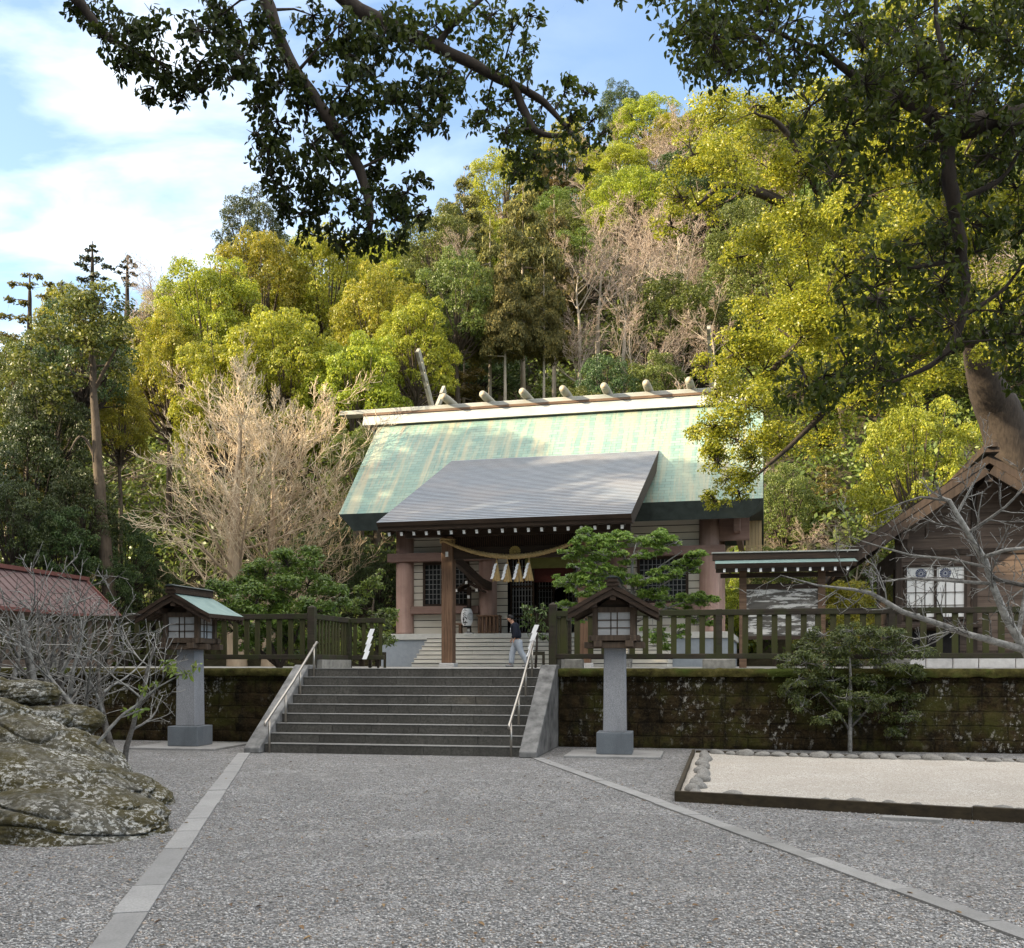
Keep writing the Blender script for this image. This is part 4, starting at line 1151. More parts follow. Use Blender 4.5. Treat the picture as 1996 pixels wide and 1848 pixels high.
# ------------------------------------------------------------------ wooden house on the right
HO = Vector((9.08, 24.0, TZ))
hs = empty('wooden_house', HO, SHA, 'brown weatherboarded house with gable front and white papered window at the right', 'house')
mb = MB(); x = -.1; rng = random.Random(9)
while x < 4.1:
    w = rng.uniform(.55, .8); mb.box(x + .005, x + w - .005, -.1 + rng.uniform(-.01, .01), .35, -.02, .26); x += w
mb.box(-.1, .3, .36, 5.1, -.02, .26)
mb.build('foundation', M['pale_block'], hs, bevel=.03)
# gable wall of boards
mb = MB(); z = .27; AX = 1.82
def wtop(z): return (0, 3.64) if z < 2.9 else (max(0, (z - 2.9) / .66 * .97), 3.64 - max(0, (z - 2.9) / .66 * .97))
while z < 4.7:
    zt = z + .275; a0, a1 = wtop(zt)
    if a1 - a0 > .2: mb.box(a0, a1, .0 + .012 * ((z * 10) % 1), .06, z, zt - .012)
    z = zt
mb.box(0.01, 3.63, .04, .12, .27, 3.0); mb.prism([(.02, 3.0), (3.62, 3.0), (1.82, 4.9)], 'y', .04, .12)
wall_o = mb.build('wall', M['house_wood'], hs)
mb = MB()
for a in (-.02, 1.62, 3.64): mb.box(a - .065, a + .065, -.04, .13, .26, 3.1 if a != 1.62 else 4.4)
mb.box(.05, 3.6, -.035, .02, 2.62, 2.72); mb.box(.05, 3.6, -.035, .02, .28, .4)
mb.build('corner_post', M['house_dark'], hs)
mb = MB()
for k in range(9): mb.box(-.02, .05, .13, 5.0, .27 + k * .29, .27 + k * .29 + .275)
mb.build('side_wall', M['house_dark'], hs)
sw = MB().box(-.05, -.022, .7, 2.3, 1.25, 2.35).build('side_window', M['house_dark'], hs)
mb = MB()
for k in range(4): mb.box(-.06, -.051, .78 + k * .38, 1.1 + k * .38, 1.33, 2.27)
mb.build('side_window_pane', M['glass'], sw)
wf = MB(); wf.box(.10, .16, -.07, .03, 1.12, 2.40); wf.box(1.40, 1.46, -.07, .03, 1.12, 2.40); wf.box(.16, 1.40, -.07, .03, 1.12, 1.18); wf.box(.16, 1.40, -.07, .03, 2.34, 2.40); wf.box(.75, .81, -.075, .02, 1.18, 2.34)
wf = wf.build('window', M['house_dark'], hs)
MB().box(.16, 1.40, -.028, -.005, 1.18, 2.34).build('window_blind', M['curtain'], wf)
mb = MB()
for x0 in (.16, .81):
    for k in (1, 2): mb.box(x0 + k * .197 - .008, x0 + k * .197 + .008, -.05, -.03, 1.18, 2.05)
    for z in (1.45, 1.75, 2.05): mb.box(x0, x0 + .59, -.056, -.051, z - .008, z + .008)
mb.build('window_lattice', M['dark_wood'], wf)
mb = MB()
for cx in (.47, .92 + .08): flower(mb, (cx, 2.19), .125, lambda x, z: (x, -.032, z), 16)
mb.build('window_emblem', M['ink_blue'], wf)
MB().box(-.25, 1.75, -.42, -.04, .92, 1.0).build('window_shelf', M['house_dark'], hs, bevel=.01)
MB().box(.2, 1.3, -.09, -.05, .3, .85).build('dark_panel', M['dark'], hs)  # near-black panel below the window shelf
# roof
sl = .68; AX = 1.75; zA = 4.72; run = 3.15
mb = MB()
for s in (-1, 1):
    e = (AX + s * run, zA - sl * run)
    mb.m = 0
    mb.add([(AX, -1.05, zA), (e[0], -1.05, e[1]), (e[0], 6, e[1]), (AX, 6, zA)], [(0, 1, 2, 3)[::s]])
    mb.m = 1
    mb.prism([(AX, zA - .004), (e[0], e[1] - .004), (e[0] - s * .02, e[1] - .16), (AX, zA - .2)][::1], 'y', -1.04, 5.99)
rf = mb.build('roof', [M['copper_dark'], M['house_dark']], hs)
for s in (-1, 1):
    mb = MB(); mb.bar((AX + s * .05, -1.0, zA - .34), (AX + s * (run - .15), -1.0, zA - .34 - sl * (run - .2)), .05, .2); mb.build('bargeboard', M['house_dark'], rf)
mb = MB(); mb.box(AX - .16, AX + .16, -1.25, 6.1, zA + .0, zA + .10); mb.box(AX - .12, AX + .12, -1.32, 6.1, zA + .102, zA + .2); mb.build('ridge_cap', M['house_dark'], rf)
for x, z in ((AX, zA - .5), (AX - 1.75, zA - 1.72), (AX + 1.75, zA - 1.72)): MB().box(x - .08, x + .08, -.96, .2, z - .1, z + .1).build('purlin', M['house_dark'], hs)
mb = MB()
for k in range(16): y = -.85 + k * .42; mb.bar((AX - 1.8, y, zA - .25 - sl * 1.8), (AX - run + .08, y, zA - .25 - sl * (run - .08)), .06, .08)
mb.build('rafter', M['house_dark'], hs)

# ------------------------------------------------------------------ red-roofed shed on the left
rs = empty('red_shed', (-17.0, 34.0, TZ), R(-8), 'shed with a faded red metal roof behind the bare shrubs at the left edge', 'shed')
mb = MB(); mb.m = 0
mb.add([(0, -7, 3.3), (1.5, -7, 1.85), (1.5, 5.1, 1.85), (0, 5.1, 3.3)], [(0, 1, 2, 3)]); mb.add([(0, -7, 3.3), (-2.5, -7, 1.85), (-2.5, 5.1, 1.85), (0, 5.1, 3.3)], [(3, 2, 1, 0)])
for k in range(28): mb.bar((.02, -6.8 + k * .43, 3.3), (1.5, -6.8 + k * .43, 1.87), .03, .035)
mb.m = 1; mb.box(-.14, .14, -7, 5.2, 3.28, 3.42); mb.bar((1.5, -7, 1.83), (1.5, 5.15, 1.83), .08, .12); mb.bar((.06, 5.1, 3.27), (1.5, 5.1, 1.85), .08, .12)
mb.build('roof', [M['red_roof'], M['red_trim']], rs)
mb = MB(); mb.box(-2.2, 1.2, -6.8, 4.9, 0, 2.05); mb.build('wall', M['house_wood'], rs)

# ------------------------------------------------------------------ the visitor
def skin_obj(name, verts, edges, radii, mat, parent, sub=2):
    me = bpy.data.meshes.new(name); me.from_pydata(verts, edges, []); me.update()
    o = link_mesh(name, me, mat, parent)
    sk = o.modifiers.new('skin', 'SKIN'); sk.use_smooth_shade = True
    for i, r in enumerate(radii):
        v = me.skin_vertices[0].data[i]; v.radius = (r, r) if isinstance(r, (int, float)) else r
        v.use_root = (i == 0)
    s = o.modifiers.new('sub', 'SUBSURF'); s.levels = sub; s.render_levels = sub
    return o
pp = at(1009, 1296, 33.0); pp.z = TZ
per = empty('person', pp, R(2), 'person in a dark navy top and pale grey trousers walking left with bowed head', 'person')
# body: pelvis, spine, neck, head; legs; arms with hands (facing -x)
BV = [(0, 0, .90), (-.03, 0, 1.05), (-.08, 0, 1.22), (-.12, 0, 1.36), (-.17, 0, 1.44), (-.215, 0, 1.50), (-.25, 0, 1.56), (-.27, 0, 1.62)]
BE = [(0, 1), (1, 2), (2, 3), (3, 4), (4, 5), (5, 6), (6, 7)]
BR = [(.15, .12), (.14, .11), (.165, .115), (.15, .09), .055, (.075, .085), (.085, .10), (.06, .07)]
def chain(V, E, Rr, start, pts, rad):
    prev = start
    for p, r in zip(pts, rad):
        V.append(p); Rr.append(r); E.append((prev, len(V) - 1)); prev = len(V) - 1
    return prev
for s, kx, fx in ((1, -.17, -.20), (-1, .10, .33)):
    e = chain(BV, BE, BR, 0, [(0.0, s * .09, .84), (kx, s * .095, .49), (fx, s * .09, .10), (fx - .10, s * .09, .045)], [.085, .058, .042, .035])
    hx = -.17 if s > 0 else -.10
    e = chain(BV, BE, BR, 3, [(-.10, s * .18, 1.35), (-.06, s * .215, 1.10), (hx, s * .2, .90), (hx - .03, s * .19, .85)], [.058, .045, .032, (.03, .018)])
    for k in range(4):
        y = s * (.165 + .018 * k)
        chain(BV, BE, BR, e, [(hx - .045 - .004 * k, y, .815), (hx - .04, y, .785 + .004 * k), (hx - .02, y - s * .01, .768 + .004 * k)], [.010, .009, .008])
    chain(BV, BE, BR, e, [(hx - .065, s * .175, .835), (hx - .07, s * .165, .81)], [.010, .008])
BR = [(r if (BV[i][2] > 1.42 or BV[i][2] < .1 or abs(BV[i][1]) > .16 and BV[i][2] < .87) else (r * .62 if isinstance(r, float) else (r[0] * .62, r[1] * .62))) for i, r in enumerate(BR)]
skin_obj('body', BV, BE, BR, M['skin'], per)
TV = [(0, 0, .88), (-.035, 0, 1.06), (-.08, 0, 1.22), (-.12, 0, 1.355), (-.155, 0, 1.41)]
TE = [(0, 1), (1, 2), (2, 3), (3, 4)]; TR = [(.20, .17), (.20, .17), (.22, .165), (.20, .13), .085]
for s in (1, -1):
    hx = -.17 if s > 0 else -.10
    chain(TV, TE, TR, 3, [(-.10, s * .185, 1.355), (-.06, s * .22, 1.10), (hx + .005, s * .202, .925)], [.095, .08, .062])
skin_obj('knit_top', TV, TE, TR, M['navy'], per)
GV = [(0, 0, .92), (0, 0, .84)]; GE = [(0, 1)]; GR = [(.185, .15), (.185, .15)]
for s, kx, fx in ((1, -.17, -.20), (-1, .10, .33)):
    chain(GV, GE, GR, 1, [(kx * .35, s * .095, .72), (kx, s * .097, .48), (fx * .6 + kx * .4, s * .095, .28), (fx, s * .092, .085)], [.125, .105, .098, .092])
skin_obj('trousers', GV, GE, GR, M['jeans'], per)
for s, fx in ((1, -.20), (-1, .33)):
    mb = MB(); mb.tube([(fx + .07, s * .09, .045), (fx, s * .09, .05), (fx - .12, s * .09, .04), (fx - .19, s * .09, .03)], [.035, .046, .043, .025], 10); mb.build('shoe', M['shoe'], per, True)
bm = bmesh.new(); bmesh.ops.create_icosphere(bm, subdivisions=3, radius=.118)
for v in bm.verts:
    if v.co.x < -.02 and v.co.z < .045: v.co *= .78
    v.co *= 1 + .06 * noise.noise(v.co * 22)
me = bpy.data.meshes.new('hair'); bm.to_mesh(me); bm.free(); me.polygons.foreach_set('use_smooth', [True] * len(me.polygons))
hr = link_mesh('hair', me, M['hair'], per); hr.location = (-.232, 0, 1.595); hr.scale = (1, .88, .9)
mb = MB()
mb.tube([(-.318, 0, 1.575), (-.345, 0, 1.535), (-.322, 0, 1.525)], [.012, .018, .010], 6)
for s in (-1, 1): mb.tube([(-.235, s * .088, 1.56), (-.24, s * .098, 1.535), (-.245, s * .088, 1.51)], [.012, .016, .01], 6)
mb.build('face', M['skin'], per, True)
mb = MB()
for s in (-1, 1): mb.lathe([(.012, 0), (.012, .004)], (0, 0), 8)
eyes = MB()
for s in (-1, 1): eyes.tube([(-.336, s * .03, 1.562), (-.325, s * .042, 1.562)], .008, 6)
eyes.tube([(-.322, -.02, 1.50), (-.322, .02, 1.50)], .006, 6)
eyes.build('eyes', M['hair'], per)
mb = MB(); mb.box(-.238, -.228, -.03, .03, 1.12, 1.26); tg = mb.build('neck_tag', M['paper'], per)
# ------------------------------------------------------------------ trees: generators
def rand_unit(g, n):
    v = g.normal(size=(n, 3)); return v / np.linalg.norm(v, axis=1, keepdims=True)
def leaf_quads(P, N, size, asp, g, droop=0.0):
    """small folded leaves (two quads each) at P facing N"""
    n = len(P)
    N = N / np.linalg.norm(N, axis=1, keepdims=True)
    T = np.cross(N, rand_unit(g, n)); T[:, 2] -= droop
    T -= N * np.sum(T * N, axis=1, keepdims=True) * (0.0 if droop else 1.0)
    T /= np.linalg.norm(T, axis=1, keepdims=True) + 1e-9
    B = np.cross(N, T); B /= np.linalg.norm(B, axis=1, keepdims=True) + 1e-9
    s = (size * g.uniform(.7, 1.25, n))[:, None]; w = s * asp
    return T, B, N, s, w
def leaves_diamond(P, N, size, asp, g, droop=0.0):
    T, B, N, s, w = leaf_quads(P, N, size, asp, g, droop)
    V = np.stack([P - T * s * .5, P + B * w * .5 - T * s * .05, P + T * s * .5, P - B * w * .5 - T * s * .05], 1).reshape(-1, 3)
    F = np.arange(len(P) * 4).reshape(-1, 4)
    return V, F
def leaves_shaped(P, N, size, asp, g, droop=0.0):
    T, B, N, s, w = leaf_quads(P, N, size, asp, g, droop)
    up = N * s * .10
    base = P; tip = P + T * s - N * s * .12; mid = P + T * s * .45
    V = np.stack([base, P + T * s * .28 + B * w * .5 + up, P + T * s * .66 + B * w * .42 + up * .6, tip,
                  P + T * s * .66 - B * w * .42 + up * .6, P + T * s * .28 - B * w * .5 + up], 1).reshape(-1, 3)
    k = np.arange(len(P))[:, None] * 6
    F = np.concatenate([k + np.array([[0, 1, 2, 3]]), k + np.array([[0, 3, 4, 5]])], 1).reshape(-1, 4)
    return V, F
def puff_points(puffs, per_area, g, flat=.8, lower=-.35, shell=.7, upb=.35):
    """points and facing directions on the shells of many puffs"""
    Ps, Ns = [], []
    for c, r in puffs:
        n = max(6, int(per_area * r * r))
        d = rand_unit(g, n); d[:, 2] = np.where(d[:, 2] < lower, -d[:, 2], d[:, 2])
        # lumpy radius
        ph = g.uniform(0, 6.28, 3)
        lump = 1 + .16 * np.sin(d[:, 0] * 5 + ph[0]) * np.sin(d[:, 1] * 5 + ph[1]) + .1 * np.sin(d[:, 2] * 7 + ph[2])
        rr = r * (shell + (1 - shell) * g.random(n) ** .6) * lump
        p = d * rr[:, None]; p[:, 2] *= flat
        Ps.append(p + np.asarray(c)); Ns.append(d * .6 + np.array([0, 0, upb]) + rand_unit(g, n) * .75)
    return np.concatenate(Ps), np.concatenate(Ns)

def tubes_mesh(name, lines, mat, smooth=True):
    V, F, n0 = [], [], 0
    for pts, rad, k in lines:
        P = np.array([tuple(p) for p in pts], dtype=np.float64); m = len(P)
        if m < 2: continue
        D = np.empty_like(P); D[1:-1] = P[2:] - P[:-2]; D[0] = P[1] - P[0]; D[-1] = P[-1] - P[-2]
        D /= np.linalg.norm(D, axis=1, keepdims=True) + 1e-9
        ref = np.array([0.31, 0.17, 0.93]) if abs(D[0, 2]) < .8 else np.array([.9, .3, .1])
        S = np.cross(D, ref); S /= np.linalg.norm(S, axis=1, keepdims=True) + 1e-9; T = np.cross(D, S)
        a = np.arange(k) * 2 * np.pi / k; Rr = np.asarray(rad)[:, None, None]
        V.append((P[:, None, :] + (S[:, None, :] * np.cos(a)[None, :, None] + T[:, None, :] * np.sin(a)[None, :, None]) * Rr).reshape(-1, 3))
        i = np.arange(m - 1)[:, None] * k; q = np.arange(k)[None, :]; q2 = (q + 1) % k
        F.append(np.stack([i + q, i + q2, i + k + q2, i + k + q], -1).reshape(-1, 4) + n0); n0 += m * k
    return np_mesh(name, np.concatenate(V), np.concatenate(F), mat, smooth)

def rvec(rng): 
    return Vector((rng.gauss(0, 1), rng.gauss(0, 1), rng.gauss(0, 1))).normalized()
def grow(lines, rng, p, d, ln, r, lev, P):
    n = P['seg'][lev]; pts = [Vector(p)]; rad = [r]; d = Vector(d).normalized(); tp = P.get('taper', .35)
    for i in range(n):
        d = (d + rvec(rng) * P['wob'][lev] + Vector((0, 0, 1)) * P['up'][lev]).normalized()
        pts.append(pts[-1] + d * (ln / n)); rad.append(max(r * (1 - (1 - tp) * (i + 1) / n), P['rmin']))
    lines.append((pts, rad, P['sides'][lev], lev))
    if lev + 1 < len(P['n']) + 1 and lev < len(P['n']):
        cnt = P['n'][lev]
        for k in range(cnt):
            t = P['t0'][lev] + (1 - P['t0'][lev]) * (k + rng.random()) / cnt
            t = min(t, .999); i = min(int(t * n), n - 1); f = t * n - i
            q = pts[i].lerp(pts[i + 1], f); rq = rad[i] * (1 - f) + rad[i + 1] * f
            ax = (pts[i + 1] - pts[i]).normalized(); s = ax.cross(rvec(rng)).normalized()
            ang = math.radians(rng.gauss(P['ang'][lev], 10))
            cd = ax * math.cos(ang) + s * math.sin(ang)
            grow(lines, rng, q, cd, ln * P['lr'][lev] * rng.uniform(.65, 1.2) * (1.15 - .5 * t), max(rq * P['rr'][lev], P['rmin']), lev + 1, P)
def bare_meshes(seed, P, h, r, lean=(0, 0, 1), thick=2, extra=None, mats=None, starts=None):
    rng = random.Random(seed); lines = []
    for st_ in (starts or [((0, 0, 0), lean, h, r)]): grow(lines, rng, st_[0], st_[1], st_[2], st_[3], 0, P)
    a = [(p, q, k) for p, q, k, l in lines if l < thick]; b = [(p, q, k) for p, q, k, l in lines if l >= thick]
    return tubes_mesh('trunk', a, mats[0]), tubes_mesh('crown', b, mats[1])

def broadleaf(seed, mat, bark, n=34, leaf=.2, per=300, Rx=4.0, cz=6.2, Rz=3.6, pr=(.9, 1.5), flat=.8, asp=.55, trunkh=4.5, tr=.22):
    g = np.random.default_rng(seed); puffs = []
    for i in range(n):
        t = (i + .5) / n; z = 1 - 1.55 * t; a = i * 2.39996 + g.uniform(-.4, .4); q = math.sqrt(max(0, 1 - z * z)); k = g.uniform(.62, 1.0)
        puffs.append(((Rx * k * q * math.cos(a), Rx * k * q * math.sin(a), cz + Rz * k * z), g.uniform(*pr)))
    P, N = puff_points(puffs, per, g, flat)
    V, F = leaves_diamond(P, N, leaf, asp, g)
    crown = np_mesh('crown', V, F, mat)
    rng = random.Random(seed); lines = []
    top = Vector((rng.uniform(-.3, .3), rng.uniform(-.3, .3), trunkh)); mid = Vector((rng.uniform(-.2, .2), rng.uniform(-.2, .2), trunkh * .5))
    lines.append(([Vector((0, 0, -9)), Vector((0, 0, .2)), mid, top], [tr * 1.5, tr * 1.15, tr * .9, tr * .7], 8))
    for c, r in puffs[::2]:
        c = Vector(c); s = mid.lerp(top, rng.random()); m_ = s.lerp(c, .5) + Vector((0, 0, -.4 + rng.uniform(-.2, .2)))
        lines.append(([s, m_, c], [tr * .45, tr * .28, .02], 5))
    return tubes_mesh('trunk', lines, bark), crown
def conifer(seed, mat, bark, R0=1.9, levels=15, leaf=.22, per=420, z0=2.6, asp=.3, loose=.25, power=1.0):
    g = np.random.default_rng(seed); puffs = []
    for i in range(levels):
        t = i / (levels - 1); z = z0 + (9.6 - z0) * t; r = R0 * ((1 - t) ** power * .88 + .1) * g.uniform(.75, 1.1); k = max(3, int(3 + 4 * (1 - t)))
        for j in range(k):
            a = i * 1.9 + j * 6.283 / k + g.uniform(-.5, .5); q = r * g.uniform(.45, .85)
            puffs.append(((q * math.cos(a), q * math.sin(a), z - .18 * q + g.uniform(-loose, loose)), (.30 * r + .14) * g.uniform(.8, 1.25)))
    P, N = puff_points(puffs, per, g, .62, -.2, .55, .25)
    V, F = leaves_diamond(P, N, leaf, asp, g, .2)
    crown = np_mesh('crown', V, F, mat)
    rng = random.Random(seed)
    lines = [([Vector((0, 0, -9)), Vector((0, 0, 2.5)), Vector((.05, 0, 6)), Vector((0, 0, 9.8))], [.22, .16, .1, .02], 8)]
    for c, r in puffs[::3]: lines.append(([Vector((0, 0, c[2] + .1)), Vector(c)], [.035, .012], 4))
    return tubes_mesh('trunk', lines, bark), crown

BARE = dict(seg=(6, 6, 5, 3, 2), wob=(.12, .17, .2, .25, .3), up=(.05, .09, .07, .05, .05), n=(8, 7, 6, 4), t0=(.22, .22, .15, .1), ang=(40, 38, 40, 40),
            lr=(.95, .55, .5, .55), rr=(.62, .55, .55, .6), sides=(7, 5, 4, 3, 3), rmin=.012, taper=.25)
def bare_proto(seed, mats):
    rng = random.Random(seed); lines = []
    grow(lines, rng, (0, 0, 0), (0, 0, 1), 5.2, .2, 0, BARE)
    zt = np.percentile([p[-1].z for p, r, k, l in lines], 99.5); q = 9.9 / zt
    xw = np.percentile([abs(c) for p, r, k, l in lines for c in (p[-1].x, p[-1].y)], 97) * 2; kx = 9.5 / xw
    lines = [([Vector((v.x * kx, v.y * kx, v.z * q)) for v in p], r, k, l) for p, r, k, l in lines]
    lines[0] = ([Vector((0, 0, -9))] + lines[0][0], [.26] + lines[0][1], 7, 0)
    return (tubes_mesh('trunk', [x[:3] for x in lines if x[3] < 2], mats[0]), tubes_mesh('crown', [x[:3] for x in lines if x[3] >= 2], mats[1]))
PROTO = {}
PROTO['olive'] = [broadleaf(11 + k, M['l_olive'], M['bark'], 105, .155, 680, pr=(.45, .95), cz=5.4, Rz=4.4) for k in range(3)]
PROTO['green'] = [broadleaf(31 + k, M['l_green'], M['bark'], 95, .155, 640, pr=(.45, .95), cz=5.6, Rz=4.2) for k in range(2)]
PROTO['dark'] = [broadleaf(41 + k, M['l_dark'], M['bark_dark'], 90, .16, 600, pr=(.45, .95), Rz=4.2, cz=5.6) for k in range(2)]
PROTO['rust'] = [conifer(51 + k, M['l_rust'], M['bark_pale'], 2.5, 17, .2, 620, 2.2, .34, .4, .6) for k in range(2)]
PROTO['cedar'] = [conifer(56 + k, M['l_cedar'], M['bark_pale'], 2.4, 15, .17, 900, 5.5, .34, .35, .55) for k in range(2)]
PROTO['blue'] = [conifer(61 + k, M['l_bluegreen'], M['bark'], 2.5, 10, .2, 620, 1.8, .3, .3, .5) for k in range(2)]
PROTO['bare'] = [bare_proto(71 + k, (M['bark_pale'], M['twig_pink'])) for k in range(3)]
STRETCH = dict(cedar=2.2, olive=1.45, green=1.4, rust=1.9, blue=1.5, dark=1.4, bare=1.25)
WIDTH = dict(olive=9.6, green=9.4, dark=9.4, rust=4.6, cedar=4.8, blue=4.0, bare=9.5)
NAMES = dict(olive='broadleaf_tree', green='broadleaf_tree', dark='evergreen_tree', rust='cedar_tree', cedar='cedar_tree', blue='conifer_tree', bare='bare_tree')
trng = random.Random(77)
def put_tree(kind, px, top, wpx, Y, label, group=None, base=None, v=None):
    p = at(px, 1296, Y); zb = hill_z(p.x, p.y) if base is None else base
    zb = max(zb, 0.0)
    zt = at(px, top, Y).z; h = max(zt - zb, 2.0); w = wpx / 1996.0 * Y
    tm, cm = PROTO[kind][trng.randrange(len(PROTO[kind])) if v is None else v]
    r = empty(NAMES[kind], (p.x, p.y, zb - .2), trng.uniform(0, 6.28), label, 'tree', group)
    s = w / WIDTH[kind]; zs = max(min(h / 9.9, STRETCH.get(kind, 1.25) * s), .75 * s)
    for nm, me in (('trunk', tm), ('crown', cm)):
        o = share(nm, me, r); o.scale = (s, s, zs); o.location = (0, 0, h + .2 - 9.9 * zs)
    return r

HILL = 'trees on the wooded hillside'
hero = [
 # the olive mass left of the middle
 ('olive', 410, 497, 190, 63, 'yellow-olive tree at the upper left edge of the bright olive mass'),
 ('olive', 515, 440, 180, 67, 'yellow-olive tree just below the dark skyline tree'),
 ('olive', 640, 436, 200, 69, 'highest yellow-olive tree behind the tip of the dark hanging branch'),
 ('olive', 735, 525, 190, 63, 'olive tree above the crossed roof finial and left of the cedar trunks'),
 ('olive', 560, 585, 220, 58, 'rounded yellow-olive tree directly above the bare ginkgo crown'),
 ('olive', 330, 605, 170, 60, 'yellow-olive tree at the left end of the olive mass below the bare tree'),
 ('olive', 695, 640, 200, 57, 'olive tree directly behind the left end of the hall roof ridge'),
 ('olive', 810, 570, 150, 60, 'olive tree left of the pale-crowned tree with twin trunks'),
 ('olive', 450, 640, 200, 57, 'yellow-olive tree behind the top of the bare ginkgo'),
 ('olive', 235, 745, 110, 53, 'small bright yellow tree peeping out left of the bare ginkgo'),
 ('dark', 490, 372, 130, 78, 'dark green tree standing on the skyline above the olive mass'),
 ('green', 893, 488, 170, 63, 'pale green flat-crowned tree with slim pale twin trunks behind the ridge'),
 ('cedar', 1020, 325, 150, 67, 'tallest rusty cedar with a straight pale trunk behind the roof ridge logs'),
 ('cedar', 955, 420, 110, 65, 'rusty cedar left of the tallest cedar'),
 ('cedar', 1080, 385, 110, 73, 'rusty cedar half hidden behind the right side of the tallest cedar'),
 ('cedar', 905, 330, 120, 88, 'rusty cedar high on the slope left of the tallest cedar'),
 ('cedar', 985, 470, 90, 62, 'cedar with a bare pale trunk between the twin trunks and the tallest cedar'),
 ('cedar', 1060, 500, 80, 63, 'slim cedar with a bare trunk just right of the tallest cedar'),
 ('green', 850, 400, 150, 82, 'mid green tree on the slope right of the dark hanging branch tip'),
 ('rust', 15, 640, 130, 58, 'brown cedar at the left edge below the skyline'),
 ('olive', 135, 560, 120, 68, 'round olive tree below the highest skyline conifer'),
 ('dark', 160, 575, 190, 51, 'tall dark evergreen with a long bare leaning trunk at the left'),
 ('green', 55, 660, 190, 52, 'grey-green tree left of the tall evergreen with the leaning trunk'),
 ('dark', 50, 815, 210, 47, 'dark evergreen low at the left edge above the red shed'),
 ('dark', 160, 905, 150, 46, 'dark evergreen between the red shed and the bare ginkgo'),
 ('dark', 25, 930, 170, 43, 'dark evergreen right above the ridge of the red shed'),
 ('dark', 110, 985, 150, 44, 'dark evergreen behind the far end of the red shed'),
 ('dark', 200, 1060, 130, 46, 'low dark evergreen at the foot of the leaning bare trunk'),
 ('dark', 300, 1090, 140, 50, 'low dark evergreen behind the left lantern roof'),
 ('dark', 95, 730, 170, 49, 'dark evergreen in the middle of the left wood'),
 ('dark', 245, 1000, 130, 48, 'dark low evergreen behind the lowest ginkgo branches'),
 ('bare', 318, 487, 140, 70, 'bare pinkish tree on the skyline left of the olive mass'),
 ('bare', 260, 565, 110, 66, 'bare twiggy tree below the slender skyline conifer'),
 ('bare', 1165, 395, 200, 74, 'tall bare tree with forking pale limbs right of the cedars'),
 ('bare', 1265, 400, 180, 80, 'bare tree with pale limbs next to the sunlit camphor'),
 ('bare', 1215, 450, 190, 68, 'broad bare tree in the middle of the bare thicket above the ridge logs'),
 ('bare', 1345, 410, 180, 74, 'bare tree behind the lower left boughs of the sunlit camphor'),
 ('bare', 1235, 570, 170, 63, 'grey bare tree low on the slope above the fifth ridge log'),
 ('bare', 1390, 560, 150, 66, 'bare tree touching the left edge of the sunlit camphor'),
 ('bare', 1130, 450, 150, 70, 'bare tree beside the right flank of the tallest cedar'),
 ('bare', 1125, 600, 140, 64, 'low bare thicket tree just above the roof ridge logs'),
 ('bare', 1310, 610, 170, 67, 'bare tree with crooked pale trunk above the right part of the ridge'),
 ('bare', 1300, 255, 140, 108, 'pink bare tree high on the slope below the summit'),
 ('bare', 1355, 500, 130, 78, 'bare tree half covered by the sunlit camphor'),
 ('bare', 900, 440, 80, 72, 'small grey bare tree between the cedars'),
 ('dark', 1205, 163, 90, 126, 'grey-green tree topmost on the summit of the hill'),
 ('olive', 1258, 186, 130, 124, 'yellow tinged tree right of the topmost summit tree'),
 ('olive', 1320, 225, 120, 120, 'olive tree beside the sunlit camphor near the summit'),
 ('olive', 1100, 235, 140, 124, 'olive tree on the ridge left of the summit behind the hanging branch'),
 ('olive', 985, 288, 140, 114, 'olive tree on the skyline above the tallest cedar'),
 ('dark', 1180, 690, 130, 60, 'dark green bush-like tree right behind the roof ridge logs'),
 ('green', 1270, 690, 140, 61, 'green bush-like tree behind the right end of the roof ridge'),
 ('green', 1130, 755, 110, 58, 'low green tree behind the middle of the roof ridge'),
 ('green', 705, 830, 150, 51, 'olive-green bushy tree left of the hall roof'),
 ('dark', 640, 1010, 190, 49, 'dark shrubby tree between the ginkgo trunk and the hall'),
 ('dark', 735, 1060, 120, 47, 'dark shrubby tree touching the left column of the hall'),
 ('olive', 1790, 770, 210, 44, 'bright yellow-green feathery tree above the wooden house'),
 ('green', 1530, 905, 130, 50, 'green bush on the slope right of the hall roof'),
 ('rust', 1610, 905, 110, 52, 'brownish shrub on the slope above the wooden house'),
 ('bare', 1665, 990, 140, 46, 'bare shrub beside the eave of the wooden house'),
 ('bare', 1570, 1010, 130, 48, 'bare pale shrub above the notice board'),
 ('green', 1510, 1060, 120, 47, 'bright green bush between the hall and the notice board'),
 ('olive', 1640, 1120, 150, 40, 'sunny bush behind the notice board and the fence'),
 ('olive', 1430, 1130, 110, 50, 'sunny bush seen between the hall column and the notice board'),
]
for h in hero: put_tree(h[0], h[1], h[2], h[3] * {'olive': 1.34, 'green': 1.2, 'dark': 1.2, 'rust': 1.3, 'cedar': 1.15, 'blue': 1.7}.get(h[0], 1.0), h[4], h[5], group=HILL)
